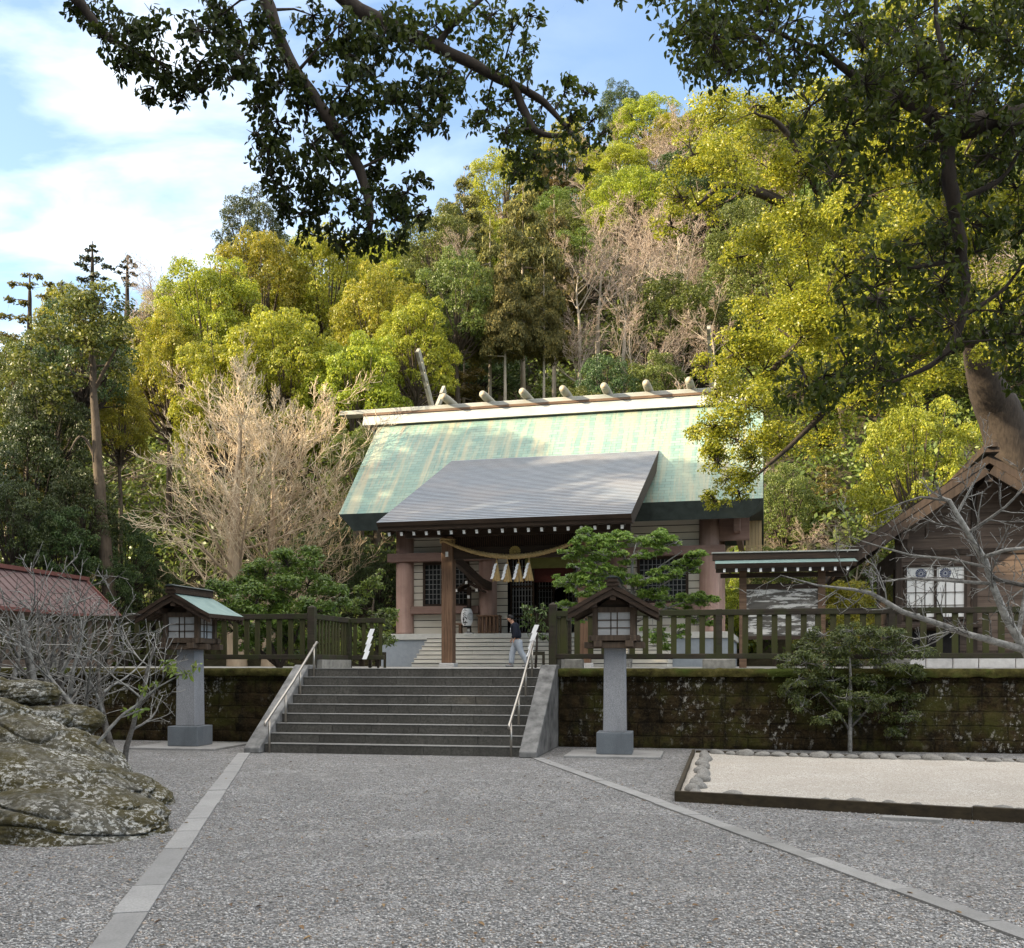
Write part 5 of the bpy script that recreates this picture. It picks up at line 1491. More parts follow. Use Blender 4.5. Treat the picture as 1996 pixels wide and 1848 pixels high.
# further trees filling the slope, row behind row
fill = random.Random(5); placed = [(at(h[1], 1296, h[4]).x, h[4]) for h in hero]
FILL = dict(olive='olive broadleaf tree within the close canopy of the hillside', green='green broadleaf tree within the close canopy of the hillside',
            dark='dark evergreen within the close canopy of the hillside', rust='rusty cedar within the close canopy of the hillside', bare='bare tree within the close canopy of the hillside')
yy = 57.0
while yy < 132:
    x = -.53 * yy
    while x < .56 * yy:
        xx = x + fill.uniform(-1.6, 1.6); y2 = yy + fill.uniform(-2, 2); px = 998 + xx / y2 * 1996
        z = hill_z(xx, y2)
        ok = z > .3 and not (880 < px < 1120 and y2 < 66) and all((xx - a) ** 2 + (y2 - b) ** 2 > 10 for a, b in placed)
        if 1130 < px < 1420: wts = (2, 3, 1, 1, 7)
        elif 860 < px <= 1130: wts = (2, 2, 2, 6, 1)
        elif px <= 300: wts = (2, 2, 4, 4, 1)
        elif px > 1420: wts = (4, 4, 1, 1, 2)
        else: wts = (6, 3, 2, 1, 1)
        kind = fill.choices(['olive', 'green', 'dark', 'rust', 'bare'], wts)[0]
        if ok:
            hgt = fill.uniform(7.5, 11.5) * (1.0 + (.0 if yy < 100 else -.1)); top = 1296 - (z + hgt - H_EYE) / y2 * 1996
            w = {'rust': 5.2, 'bare': 9.5}.get(kind, fill.uniform(7.5, 10.5))
            sky_ok = top > np.interp(px, [0, 180, 430, 700, 830, 1000, 1150, 1205, 1300, 1500], [585, 560, 480, 420, 330, 285, 215, 195, 215, 170])
            if sky_ok:
                put_tree(kind, px, top, w / y2 * 1996, y2, FILL[kind], HILL, z); placed.append((xx, y2))
        x += fill.uniform(4.6, 7.0)
    yy += 6.2
# understorey on the hill: ferns, saplings and low bushes nobody could count
g = np.random.default_rng(8); pts = []
while len(pts) < 4200:
    Y = g.uniform(44, 126) ** 1.0; X = g.uniform(-.54, .56) * Y; z = hill_z(X, Y)
    if z > .4: pts.append(((X, Y, z + g.uniform(.0, .7)), g.uniform(.8, 2.3)))
P, N = puff_points(pts, 34, g, .8)
V, F = leaves_diamond(P, N, .34, .5, g)
tag(link_mesh('undergrowth', np_mesh('undergrowth', V, F, M['l_green'])), 'low green undergrowth covering the hillside between the trees', 'undergrowth', kind='stuff')

# dry leaves on the ground
n_ = 420; Yp = 5 + 12.5 * g.random(n_) ** 1.3; Xp = (g.random(n_) - .5) * 1.15 * Yp
V, F = leaves_shaped(np.stack([Xp, Yp, np.full(n_, .016)], 1), np.array([[0, 0, 1.0]]) + rand_unit(g, n_) * .25, .05, .45, g)
tag(link_mesh('fallen_leaves', np_mesh('fallen_leaves', V, F, M['fallen'])), 'small dry leaves scattered over the gravel', 'leaves', kind='stuff')

# ------------------------------------------------------------------ the wood left of the forecourt that shades it
g = np.random.default_rng(21); puffs = []; tl = []
def shade_tree(x, y, h, r):
    z = max(hill_z(x, y), 0)
    for i in range(46):
        a_ = g.uniform(0, 6.283); u = g.random(); k = math.sqrt(g.random()) * (1 - .55 * u * u)
        puffs.append(((x + r * k * math.cos(a_), y + r * k * math.sin(a_), z + h * (.08 + .86 * u)), g.uniform(.9, 1.6)))
    tl.append(([Vector((x, y, z - .5)), Vector((x + g.uniform(-.5, .5), y, z + h * .45)), Vector((x, y, z + h * .8))], [.4, .3, .1], 7))
wr = random.Random(4)
for row, (off, top) in enumerate(((3.5, 20.5), (8.0, 20.5), (13.0, 21.0))):
    y = -30.0
    while y < 50:
        xb = -(8.5 + .52 * max(y, 0)) - 2.0; x_ = xb - off + wr.uniform(-1, 1)
        shade_tree(x_, y + wr.uniform(-1, 1), top + (5.6 if 27 < y < 37 else 0) - max(0, y - 37) * .8 + wr.uniform(-.7, .7) - max(hill_z(x_, y), 0), 3.4); y += 4.2
P, N = puff_points(puffs, 80, g, .85, -1)
V, F = leaves_diamond(P, N, .5, .6, g)
wood_o = empty('woodland', (-20, 0, 0)); tag(wood_o, 'dark wood on the bank left of the forecourt', 'wood', kind='stuff')
c_ = link_mesh('woodland_leaves', np_mesh('woodland_leaves', V - np.array([-20, 0, 0]), F, M['l_dark']), None, wood_o); tag(c_, kind='stuff')
t_ = link_mesh('woodland_trunks', tubes_mesh('woodland_trunks', [([p - Vector((-20, 0, 0)) for p in a], b, c) for a, b, c in tl], M['bark']), None, wood_o); tag(t_, kind='stuff')

# ------------------------------------------------------------------ trees built limb by limb
def limb_tree(name, base, label, cat, trunk_lines, blobs, leafm, barkm, leaf, asp, dens, flat=.7, shaped=False, sub=4, droop=0.0, limb_r=.03, seed=1, sag=-.1, twigs=True, group=None, lower=-.5, shell=.35, upb=.35, spread=.62, twr=.008):
    """base: root; trunk_lines: [(points, radii)] in world space; blobs: [(centre, radius)] leaf masses, each reached by a limb from the nearest trunk point"""
    root = empty(name, base, 0, label, cat, group); base = Vector(base); g = np.random.default_rng(seed); rng = random.Random(seed)
    def smooth(pts, rad, k=5):
        pts = [Vector(p) for p in pts]
        if len(pts) < 3: return pts, list(rad)
        q = [pts[0] * 2 - pts[1]] + pts + [pts[-1] * 2 - pts[-2]]; o, w = [], []
        for i in range(1, len(q) - 2):
            for j in range(k):
                u = j / k; a, b, c, d = q[i - 1], q[i], q[i + 1], q[i + 2]
                o.append(.5 * ((2 * b) + (c - a) * u + (2 * a - 5 * b + 4 * c - d) * u * u + (3 * b - a - 3 * c + d) * u ** 3)); r_ = rad[i - 1] * (1 - u) + rad[i] * u
                o[-1] = o[-1] + rvec(rng) * min(r_, .16) * .12; w.append(r_ * (rng.uniform(.9, 1.12) if r_ < .3 else rng.uniform(.97, 1.03)))
        return o + [pts[-1]], w + [rad[-1]]
    lines = []
    for pts, rad in trunk_lines:
        a_, b_ = smooth(pts, rad); lines.append(([v - base for v in a_], b_, 12))
    nodes = []
    for pts, rad in trunk_lines:
        for i in range(len(pts) - 1):
            for t in (0, .25, .5, .75): nodes.append((Vector(pts[i]).lerp(Vector(pts[i + 1]), t), rad[i] * (1 - t) + rad[i + 1] * t))
        nodes.append((Vector(pts[-1]), rad[-1]))
    puffs = []; tw = []
    for c, r in blobs:
        c = Vector(c)
        best = min(nodes, key=lambda q: (q[0] - c).length + .25 * max(0, q[0].z - c.z))
        s, rs = best
        if (s - c).length > .02:
            m1 = s.lerp(c, .45) + rvec(rng) * (s - c).length * .10 + Vector((0, 0, sag * (s - c).length))
            r0 = min(rs * .55, limb_r * (.6 + .5 * (s - c).length))
            tw.append(([s - base, m1 - base, c - base], [r0, r0 * .6, r0 * .25], 5))
            nodes.append((m1, r0 * .6)); nodes.append((c, r0 * .3))
        for k in range(sub):
            d = rvec(rng); d.z *= flat; q = c + d * r * spread; rr = r * rng.uniform(.38, .62); puffs.append((tuple(q - base), rr))
            if twigs:
                for j in range(3):
                    e = q + Vector((rng.gauss(0, .5), rng.gauss(0, .5), rng.gauss(0, .4))) * rr; tw.append(([c - base, (c + e) / 2 - base + rvec(rng) * rr * .15, e - base], [twr * 1.6, twr * 1.2, twr * .6], 3))
    link_mesh('trunk', tubes_mesh('trunk', lines, barkm), None, root)
    if tw: link_mesh('branches', tubes_mesh('branches', tw, barkm), None, root)
    P, N = puff_points(puffs, dens, g, flat, lower, shell, upb)
    V, F = (leaves_shaped if shaped else leaves_diamond)(P, N, leaf, asp, g, droop)
    link_mesh('crown', np_mesh('crown', V, F, leafm), None, root)
    return root

# sunlit camphor at the right, its trunk behind the house
rg = random.Random(12)
cb = [(1400,235,80),(1470,205,75),(1545,250,90),(1350,300,60),(1435,320,85),(1330,385,55),(1308,440,42),(1380,410,50),(1500,330,80),(1570,340,80),(1620,300,80),
      (1500,455,75),(1570,470,90),(1640,430,90),(1440,500,40),(1540,560,80),(1610,580,100),(1490,620,70),(1560,660,100),(1640,680,100),(1430,690,65),(1490,720,80),
      (1400,760,60),(1380,720,40),(1460,790,80),(1550,770,95),(1620,790,85),(1390,830,50),(1440,860,60),(1520,850,70),(1370,880,42),(1420,930,45),(1395,975,32),(1450,925,35),(1600,870,50),(1470,890,40),
      (1365,845,30),(1400,900,40),(1440,960,30),
      (1700,250,90),(1780,180,95),(1870,140,100),(1960,110,100),(1700,380,100),(1790,330,100),(1880,300,100),(1970,260,100),(1720,520,100),(1810,470,100),(1900,440,100),(1980,420,100),
      (1720,640,95),(1810,620,100),(1900,590,95),(1980,560,95),(1740,740,80),(1680,780,70),(1700,120,90),(1620,200,70),(1660,160,70),(1780,60,90),(1880,20,90),(1980,0,90),(1830,730,60),(1960,680,70)]
blobs = []
for x, y, r in cb:
    Y = (28.5 + rg.uniform(-2.2, 2.2)) if x < 1660 else 24.6 + rg.uniform(-1.6, 1.6)
    blobs.append((at(x, y, Y), r / 1996.0 * Y))
tb_ = Vector((17.6, 34.5, 1.0))
tl_ = [([tb_ + Vector((0, 0, -1)), tb_ + Vector((-.1, -.1, 4)), at(1955, 830, 34), at(1925, 760, 33.4), at(1900, 660, 32.5), at(1850, 540, 31.5)], [1.2, .85, .72, .58, .42, .32]),
       ([at(1900, 660, 32.5), at(1760, 560, 31), at(1640, 470, 30), at(1540, 400, 29.2), at(1440, 350, 28.6)], [.4, .22, .15, .10, .05]),
       ([at(1640, 470, 30), at(1535, 262, 29), at(1470, 220, 28.6)], [.13, .08, .03]),
       ([at(1760, 560, 31), at(1600, 640, 29.5), at(1500, 730, 28.6), at(1430, 830, 28)], [.24, .15, .09, .04]),
       ([at(1535, 400, 29.2), at(1420, 360, 28.4), at(1360, 400, 28)], [.14, .09, .04]),
       ([at(1850, 540, 31.5), at(1860, 380, 31), at(1830, 200, 30.5), at(1790, 60, 30)], [.5, .36, .24, .1]),
       ([at(1850, 540, 31.5), at(1940, 350, 31), at(1980, 160, 30)], [.4, .26, .12]),
       ([at(1760, 560, 31), at(1660, 740, 29.5), at(1560, 850, 28.6), at(1460, 940, 28)], [.2, .12, .08, .03])]
limb_tree('camphor_tree', tb_, 'huge sunlit yellow-green camphor tree reaching over the right end of the hall roof', 'tree', tl_, blobs, M['l_camphor'], M['bark_dark'], .088, .55, 1650, .78, False, 6, 0, .05, 3, -.04, True, HILL, twr=.012)

# dark branches hanging into the picture from a camphor beside the camera, left
def B(lst, Y0, dy, seed):
    rg = random.Random(seed); return [(at(x, y, Y0 + rg.uniform(-dy, dy)), r / 1996.0 * Y0) for x, y, r in lst]
left_b = [(135,15,30),(190,35,40),(200,75,35),(250,60,50),(270,110,45),(235,130,30),(310,60,50),(310,120,45),(300,170,35),(350,150,45),(345,195,25),(390,60,50),(390,120,45),(385,180,28),(430,30,45),(430,90,40),(470,40,45),(490,90,35),(420,140,30),
  (520,50,40),(470,115,35),(455,155,32),(500,160,45),(560,120,45),(560,170,45),(505,210,40),(540,235,45),(600,215,45),(500,260,30),(520,295,40),(565,300,45),(610,280,40),(530,340,32),(560,365,45),(610,350,45),(650,320,40),(585,415,45),(630,400,45),(560,400,25),(600,455,28),(645,445,35),
  (610,30,45),(660,50,45),(640,110,40),(690,110,50),(680,170,50),(730,150,50),(650,220,45),(710,220,45),(760,200,45),(690,270,40),(740,280,40),(780,290,32),(720,320,36),(770,255,36),(790,180,40),
  (700,60,50),(750,60,50),(800,90,45),(830,150,45),(820,210,40),(870,190,40),(860,240,30),(800,240,30),(880,140,40),
  (700,390,40),(750,370,45),(795,375,40),(815,350,25),(720,430,45),(770,430,45),(690,460,32),(735,475,35),(780,470,32),(815,420,28),(665,480,18)]
mid_b = [(790,30,45),(850,50,45),(900,40,45),(940,70,40),(960,30,40),(1000,60,36),(1030,30,30),(1020,100,32),(1035,140,28),(980,130,30),(930,120,36),(900,180,40),(950,210,42),(930,240,26),(985,200,36),(985,255,42),(1020,230,36),(1060,200,40),(1100,180,36),(1140,185,28),
  (1060,260,42),(1110,240,42),(1155,235,30),(1010,300,36),(1050,310,42),(1100,300,42),(1150,285,30),(1005,340,28),(1045,345,30),(1130,330,26),(1175,260,20),(1130,-18,20),(1205,-14,22)]
tb_ = Vector((-6.2, 7.0, 0))
J = Vector((-4.6, 8.0, 8.9))
tl_ = [([tb_ + Vector((0, 0, -.3)), tb_ + Vector((.1, .1, 2.5)), tb_ + Vector((.4, .3, 5.5)), J], [.62, .5, .42, .3]),
       ([J, at(110, -60, 9.2), at(160, 10, 9.2), at(215, 75, 9.2), at(330, 130, 9.2)], [.16, .055, .044, .034, .012]),
       ([J, at(440, -150, 9.0), at(515, -10, 9.0), at(560, 110, 9.0), at(640, 230, 9.0), at(700, 330, 9.0), at(722, 420, 9.0), at(712, 490, 9.0)], [.2, .075, .058, .055, .05, .044, .032, .014])]
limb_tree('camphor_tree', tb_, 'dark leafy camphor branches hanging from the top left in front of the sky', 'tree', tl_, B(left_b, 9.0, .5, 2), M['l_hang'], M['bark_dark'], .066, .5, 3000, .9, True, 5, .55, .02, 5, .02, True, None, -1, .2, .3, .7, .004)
tb_ = Vector((-8.6, 12.0, 0)); J = Vector((-4.6, 11.2, 10.6))
tl_ = [([tb_ + Vector((0, 0, -.3)), tb_ + Vector((.2, 0, 4)), tb_ + Vector((1.2, -.2, 8)), J], [.6, .5, .4, .3]),
       ([J, at(600, -60, 10.8), at(700, 20, 10.8), at(850, 90, 10.8), at(1000, 165, 10.8)], [.2, .085, .078, .066, .05]),
       ([at(1000, 165, 10.8), at(1060, 200, 10.8), at(1130, 280, 10.9)], [.045, .034, .012]),
       ([at(1000, 165, 10.8), at(1040, 250, 10.8), at(1090, 265, 10.8), at(1140, 250, 10.8)], [.05, .035, .022, .01]),
       ([at(850, 90, 10.8), at(890, 40, 10.8), at(960, -20, 10.8)], [.04, .03, .02])]
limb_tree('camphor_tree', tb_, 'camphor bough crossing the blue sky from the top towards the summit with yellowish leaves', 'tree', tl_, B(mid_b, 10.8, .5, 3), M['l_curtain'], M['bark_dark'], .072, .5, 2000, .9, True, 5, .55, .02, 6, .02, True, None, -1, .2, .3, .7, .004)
# dark curtain of leaves at the upper right
poly = [(1285,-40),(1305,50),(1350,90),(1395,150),(1440,175),(1500,180),(1545,200),(1570,260),(1610,330),(1640,380),(1655,440),(1640,530),(1615,600),(1610,650),(1640,690),(1560,725),(1540,760),(1640,765),(1740,750),(1850,735),(1900,690),(1996,740),(2060,700),(2060,-40)]
def inside(x, y):
    c = False
    for (x0, y0), (x1, y1) in zip(poly, poly[1:] + poly[:1]):
        if (y0 > y) != (y1 > y) and x < (x1 - x0) * (y - y0) / (y1 - y0) + x0: c = not c
    return c
rg = random.Random(31); rb = []
while len(rb) < 205:
    x, y = rg.uniform(1285, 2060), rg.uniform(-40, 765)
    if inside(x, y) and rg.random() < (1.0 if y < 300 else .72): rb.append((x, y, rg.uniform(36, 58)))
tb_ = Vector((7.6, 9.2, 0))
tl_ = [([tb_ + Vector((0, 0, -.3)), tb_ + Vector((-.1, 0, 2.5)), tb_ + Vector((-.5, 0, 5.0)), tb_ + Vector((-1.2, -.1, 6.2))], [.7, .52, .44, .36]),
       ([tb_ + Vector((-1.2, -.1, 6.2)), at(2010, 235, 9.0), at(1930, 240, 9.0), at(1845, 255, 9.0)], [.3, .115, .105, .085]),
       ([at(1845, 255, 9.0), at(1780, 205, 9.0), at(1690, 165, 9.0), at(1600, 100, 9.0), at(1500, 60, 9.0)], [.075, .06, .04, .025, .012]),
       ([at(1848, 255, 9.0), at(1850, 340, 9.0), at(1868, 450, 9.0), at(1880, 560, 9.0), at(1870, 640, 9.0), at(1825, 705, 9.0), at(1740, 745, 9.0)], [.07, .062, .055, .045, .034, .026, .012]),
       ([at(1875, 245, 9.0), at(1862, 205, 9.0), at(1770, 120, 9.0), at(1700, 60, 9.0)], [.034, .028, .02, .01]),
       ([at(1898, 245, 9.0), at(1860, 165, 9.0), at(1828, 60, 9.0), at(1822, -40, 9.0)], [.034, .028, .022, .014]),
       ([at(1880, 385, 9.0), at(1950, 350, 9.0), at(1990, 290, 9.0)], [.026, .02, .014]),
       ([at(1880, 500, 9.0), at(1800, 520, 9.0), at(1740, 520, 9.0)], [.024, .017, .01]),
       ([at(1872, 620, 9.0), at(1960, 560, 9.0), at(2010, 480, 9.0)], [.022, .016, .01])]
limb_tree('camphor_tree', tb_, 'dark curtain of camphor leaves on forked boughs filling the upper right corner', 'tree', tl_, B(rb, 9.0, 1.0, 9), M['l_curtain'], M['bark_dark'], .066, .52, 1400, .9, True, 5, .5, .016, 7, .02, True, None, -1, .15, .3, .8, .004)

# bare ginkgo with a thick trunk left of the hall
GP = dict(seg=(11, 7, 5, 4, 3), wob=(.05, .12, .15, .16, .2), up=(.02, .055, .10, .13, .12), n=(26, 8, 6, 4), t0=(.14, .12, .12, .15), ang=(64, 44, 42, 38),
          lr=(.66, .40, .46, .6), rr=(.24, .42, .5, .6), sides=(10, 6, 4, 3, 3), rmin=.0085, taper=.1)
gb = at(462, 1296, 44.0); gb.z = 1.4
tm, cm = bare_meshes(101, GP, 12.4, .55, mats=(M['bark_ginkgo'], M['twig_tan']), thick=2,
                     starts=[((0, 0, 0), (-.02, 0, 1), 10.6, .46), ((1.25, .3, 0), (.03, .03, 1), 9.6, .32)])
gr = empty('ginkgo_tree', gb, 0, 'big bare ginkgo with tan twigs and two thick trunks left of the hall', 'tree'); share('trunk', tm, gr); share('crown', cm, gr)

# the leaning bare trunk in front of the left wood
lb = [([at(214, 1290, 45.5), at(212, 1160, 45.5), at(198, 1000, 45.6), at(188, 860, 45.8), at(182, 740, 46), at(180, 640, 46.2)], [.36, .3, .24, .2, .16, .08]),
      ([at(190, 900, 45.8), at(160, 850, 45.5), at(135, 880, 45.3)], [.09, .06, .03]), ([at(184, 760, 46), at(215, 700, 45.5), at(240, 660, 45.3)], [.09, .06, .03])]
blobs = B([(150,610,60),(200,600,60),(110,660,55),(170,680,50),(225,650,45),(140,730,45),(230,720,35),(60,720,50),(95,780,45)], 46, 1.0, 4)
limb_tree('evergreen_tree', lb[0][0][0], 'grey-green tree on a tall leaning bare trunk left of the ginkgo', 'tree', lb, blobs, M['l_green'], M['bark'], .2, .5, 330, .8, False, 6, 0, .06, 8, 0, True, HILL)

# ragged conifers on the left skyline
def sky_conifer(px, py, Y, bl, label, lm, seed):
    p = at(px, 1296, Y); p.z = max(hill_z(p.x, p.y), 0)
    t_ = at(px, py, Y)
    limb_tree('conifer_tree', p, label, 'tree', [([p, p.lerp(t_, .5), p.lerp(t_, .85), t_], [.35, .25, .13, .03])], B(bl, Y, .8, seed), lm, M['bark_dark'], .30, .4, 200, .5, False, 5, 0, .04, seed, .04, True, HILL, twr=.02)
sky_conifer(180, 470, 74, [(180,478,9),(173,488,11),(189,490,11),(165,503,13),(195,505,13),(180,508,14),(153,514,10),(206,521,13),(170,523,14),(217,523,8),(185,538,14),(203,546,10),(160,545,16),(190,560,18),(175,580,20)], 'dark pointed conifer rising highest on the left skyline', M['l_bluegreen'], 21)
sky_conifer(248, 496, 82, [(248,502,7),(241,510,8),(256,511,8),(236,520,9),(262,520,9),(248,523,9),(232,533,8),(260,536,9),(245,543,10),(255,555,12)], 'slender dark conifer on the skyline right of the highest one', M['l_bluegreen'], 22)
sky_conifer(58, 532, 64, [(52,538,12),(75,542,12),(30,556,14),(60,558,16),(96,556,13),(20,585,16),(50,588,18),(86,583,17),(115,590,14),(12,618,18),(50,625,20),(88,618,18),(20,660,22),(70,660,22)], 'brown ragged cedar on the left skyline', M['l_rust'], 23)
sky_conifer(120, 548, 67, [(120,556,14),(105,572,16),(140,570,16),(120,590,20),(150,596,16),(95,600,18)], 'brownish round-topped conifer below the highest skyline conifer', M['l_rust'], 24)

# evergreen shrub behind the left fence
bl_ = [(440,1190,30),(475,1150,32),(455,1230,32),(520,1120,36),(560,1100,34),(600,1095,30),(500,1175,36),(550,1150,40),(600,1140,36),(640,1150,30),(655,1185,26),(620,1190,34),(570,1200,38),(520,1220,36),(480,1250,30),(560,1245,32),(620,1235,30),(430,1150,24),(420,1210,22),(590,1265,26),(540,1275,24)]
b0 = at(545, 1296, 24.8); b0.z = TZ
tl_ = [([b0, b0 + Vector((-.2, 0, .5)), b0 + Vector((-.5, .1, 1.3)), b0 + Vector((-.6, 0, 1.9))], [.07, .06, .045, .02]), ([b0, b0 + Vector((.3, 0, .6)), b0 + Vector((.7, .1, 1.4))], [.06, .05, .02]), ([b0, b0 + Vector((-.6, .1, .5)), b0 + Vector((-1.2, 0, 1.1))], [.05, .04, .02])]
limb_tree('evergreen_shrub', b0, 'broad fresh green shrub behind the left picket fence', 'shrub', tl_, B([(x, y, r * 1.3) for x, y, r in bl_], 24.8, .8, 5), M['l_hedge'], M['bark_dark'], .10, .42, 3000, .75, False, 6, 0, .02, 9, .0, True, None, -.4, .3, .55)
# dark shrub by the left column
bl_ = [(690,1180,30),(720,1150,30),(745,1200,30),(710,1230,30),(750,1250,26),(700,1265,24),(735,1120,22)]
b0 = at(722, 1296, 30); b0.z = TZ
limb_tree('evergreen_shrub', b0, 'dull green shrub beside the left corner of the hall podium', 'shrub', [([b0, b0 + Vector((0, 0, 1.0)), b0 + Vector((.1, 0, 2.0))], [.06, .05, .02])], B(bl_, 30, .6, 6), M['l_green'], M['bark'], .12, .4, 1500, .7, False, 5, 0, .02, 10)
# layered tree in front of the hall
zl = [(640,250),(560,320),(480,410),(720,330),(800,270),(880,280),(1000,280),(1090,300),(1170,270),(1280,260),(1370,315),(1300,330),(650,400),(570,420),(560,530),(700,480),(760,420),(850,400),(950,450),(1080,400),(1200,370),(880,330),
      (400,640),(470,640),(540,680),(640,640),(700,620),(640,560),(760,560),(880,560),(860,640),(960,620),(1060,640),(1140,610),(1230,600),(1330,570),(1420,520),(1500,460),(1560,420),(1460,540),(1130,730),(1230,740),(1350,790),(1460,810),(1560,790),(1620,780),(1300,860),(1420,900),(1550,950),(1640,960),(620,720),(740,700),(450,860),(520,870),(1180,1060),(1260,1080),(1380,1060),(620,960),(1260,1170)]
bl_ = [((1500 + x * .3507) / 1.503, (1480 + y * .3507) / 1.503, 24) for x, y in zl]
b0 = at(1226, 1296, 24.6); b0.z = TZ
c1 = at(1233, 1160, 24.6); c2 = at(1232, 1100, 24.6)
tl_ = [([b0, b0.lerp(c1, .5) + Vector((.03, 0, 0)), c1, c2, at(1240, 1060, 24.6)], [.075, .065, .05, .035, .012]), ([c1, at(1280, 1110, 24.4), at(1330, 1075, 24.3)], [.03, .022, .01]), ([c1, at(1180, 1115, 24.4), at(1140, 1095, 24.3)], [.026, .02, .01]),
       ([b0.lerp(c1, .6), at(1290, 1190, 24.2), at(1360, 1165, 24.2)], [.03, .02, .01]), ([b0.lerp(c1, .8), at(1300, 1135, 24.4), at(1370, 1100, 24.6)], [.03, .02, .01])]
limb_tree('evergreen_tree', b0, 'layered bright green tree in front of the hall behind the right lantern', 'tree', tl_, B(bl_, 24.5, .8, 7), M['l_bright'], M['bark_grey'], .09, .42, 5600, .58, False, 5, 0, .014, 11, .0, True, None, -.3, .3, .6, .75, .006)
# shrub before the wall
zl = [(800,700),(880,700),(960,680),(1050,690),(1150,720),(1220,700),(720,760),(660,800),(780,780),(880,770),(980,770),(1080,780),(1190,790),(1280,800),(1330,790),(620,850),(700,860),(800,860),(900,850),(1020,870),(1130,880),(1240,880),(1320,900),(580,920),(660,950),(760,950),(860,960),(980,950),(1100,970),(1210,960),(1300,970),(600,1010),(700,1040),(820,1050),(930,1060),(1060,1080),(1180,1060),(1280,1070),(680,1110),(780,1130),(1020,1160),(1120,1170),(1220,1150),(1290,1170),(1250,1230),(1060,1200),(800,1160),(880,1110),(1150,1100)]
bl_ = [((2000 + x * .5141) / 1.503, (1500 + y * .5141) / 1.503, 30) for x, y in zl]
b0 = on_ground(1657, 1466); c1 = at(1657, 1400, b0.y)
tl_ = [([b0 + Vector((0, 0, -.05)), c1, at(1658, 1330, b0.y), at(1655, 1260, b0.y)], [.04, .036, .026, .01]), ([b0.lerp(c1, .6), at(1635, 1390, b0.y - .1), at(1600, 1350, b0.y - .2)], [.022, .016, .008]), ([b0.lerp(c1, .7), at(1690, 1385, b0.y - .1), at(1740, 1340, b0.y)], [.022, .016, .008])]
limb_tree('evergreen_shrub', b0, 'slender dark glossy shrub growing before the mossy wall behind the gravel bed', 'shrub', tl_, B(bl_, b0.y, .55, 8), M['l_shrub'], M['bark_grey'], .058, .36, 4600, .6, True, 5, .25, .012, 12, .0, True, None, -.5, .25, .5, .75, .005)
# sakaki with paper streamers either side of the stair head
def sakaki(px, py0, py1, Y, label, seed, spx, sy):
    b0 = at(px, 1296, Y); b0.z = TZ
    rg = random.Random(seed); bl = []
    for k in range(11): bl.append((at(px + rg.uniform(-22, 22), rg.uniform(py0, py1), Y + rg.uniform(-.2, .2)), rg.uniform(.10, .17)))
    t = at(px, py0, Y)
    r = limb_tree('sakaki_plant', b0, label, 'plant', [([b0, b0.lerp(t, .5) + Vector((.03, 0, 0)), t], [.03, .022, .008])], bl, M['l_shrub'], M['bark_dark'], .085, .36, 2300, .9, True, 4, .2, .01, seed)
    q = at(spx, sy, Y - .55) - b0
    streamer('paper_streamer', r, q, .66, .10, -1, seed)
    mb = MB(); mb.box(-.2, .2, -.02, .02, .28, .36); mb.box(-.2, -.14, -.02, .02, 0, .28); mb.box(.14, .2, -.02, .02, 0, .28); f_ = mb.build('stand', M['fence_wood'], r); f_.location = (0, -.12, 0)
sakaki(737, 1195, 1255, 23.5, 'leafy sakaki sprig with a white paper streamer at the left of the stair head', 3, 722, 1226)
sakaki(1044, 1180, 1255, 22.5, 'leafy sakaki sprig with a white paper streamer at the right of the stair head', 4, 1042, 1218)

# gnarled bare shrubs behind the rocks
SP = dict(seg=(6, 5, 4, 3), wob=(.22, .25, .25, .25), up=(.10, .02, .03, .03), n=(6, 4, 3), t0=(.25, .15, .15), ang=(46, 45, 42), lr=(.75, .6, .55), rr=(.6, .6, .6), sides=(7, 5, 4, 3), rmin=.0055, taper=.3)
def bare_shrub(px, py, Y, hs_, r0, label, seed, leans, z=0.0):
    b0 = at(px, py, Y); b0.z = z
    tm, cm = bare_meshes(seed, SP, 1, .05, mats=(M['bark_grey'], M['bark_grey']), thick=2, starts=[((lx * .2, 0, 0), (lx, ly, 1), h_, r_) for lx, ly, h_, r_ in leans])
    r = empty('bare_shrub', b0, 0, label, 'shrub'); share('trunk', tm, r); share('crown', cm, r)
bare_shrub(232, 1400, 14.6, 2, .06, 'gnarled bare shrub leaning over the rocks left of the lantern', 5, [(-.5, -.1, 1.7, .065), (-.15, .1, 1.9, .06), (.35, 0, 1.7, .045), (-.9, .1, 1.6, .045)], .15)
bare_shrub(95, 1340, 15.2, 2, .06, 'bare lichen-grey shrub with many stems behind the top of the rock pile', 6, [(-.2, 0, 1.9, .07), (.25, .1, 1.9, .06), (-.6, .1, 1.8, .05), (.6, 0, 1.7, .045)], .5)
bare_shrub(20, 1340, 16.5, 2, .06, 'bare tangled shrub at the left edge in front of the red shed', 7, [(.1, 0, 2.0, .06), (.5, .1, 2.0, .05), (-.3, .1, 2.1, .05)], .4)
# leafy sprig out of the rocks
b0 = at(190, 1450, 11.2)
sp_ = [(380,1300),(365,1310),(345,1315),(330,1305),(300,1330),(285,1345),(270,1385),(255,1390),(330,1290)]
limb_tree('leafy_sprig', b0, 'thin sprig with a few green leaves growing out of the layered boulder', 'plant', [([b0, at(232, 1400, 11.2), at(265, 1375, 11.2), at(300, 1345, 11.2), at(375, 1302, 11.2)], [.02, .016, .012, .009, .004]), ([at(232, 1400, 11.2), at(262, 1388, 11.2), at(268, 1362, 11.2)], [.01, .008, .004])],
          B([(x, y, 12) for x, y in sp_], 11.2, .06, 3), M['l_bright'], M['bark_grey'], .075, .4, 2600, .8, True, 2, .1, .006, 5)

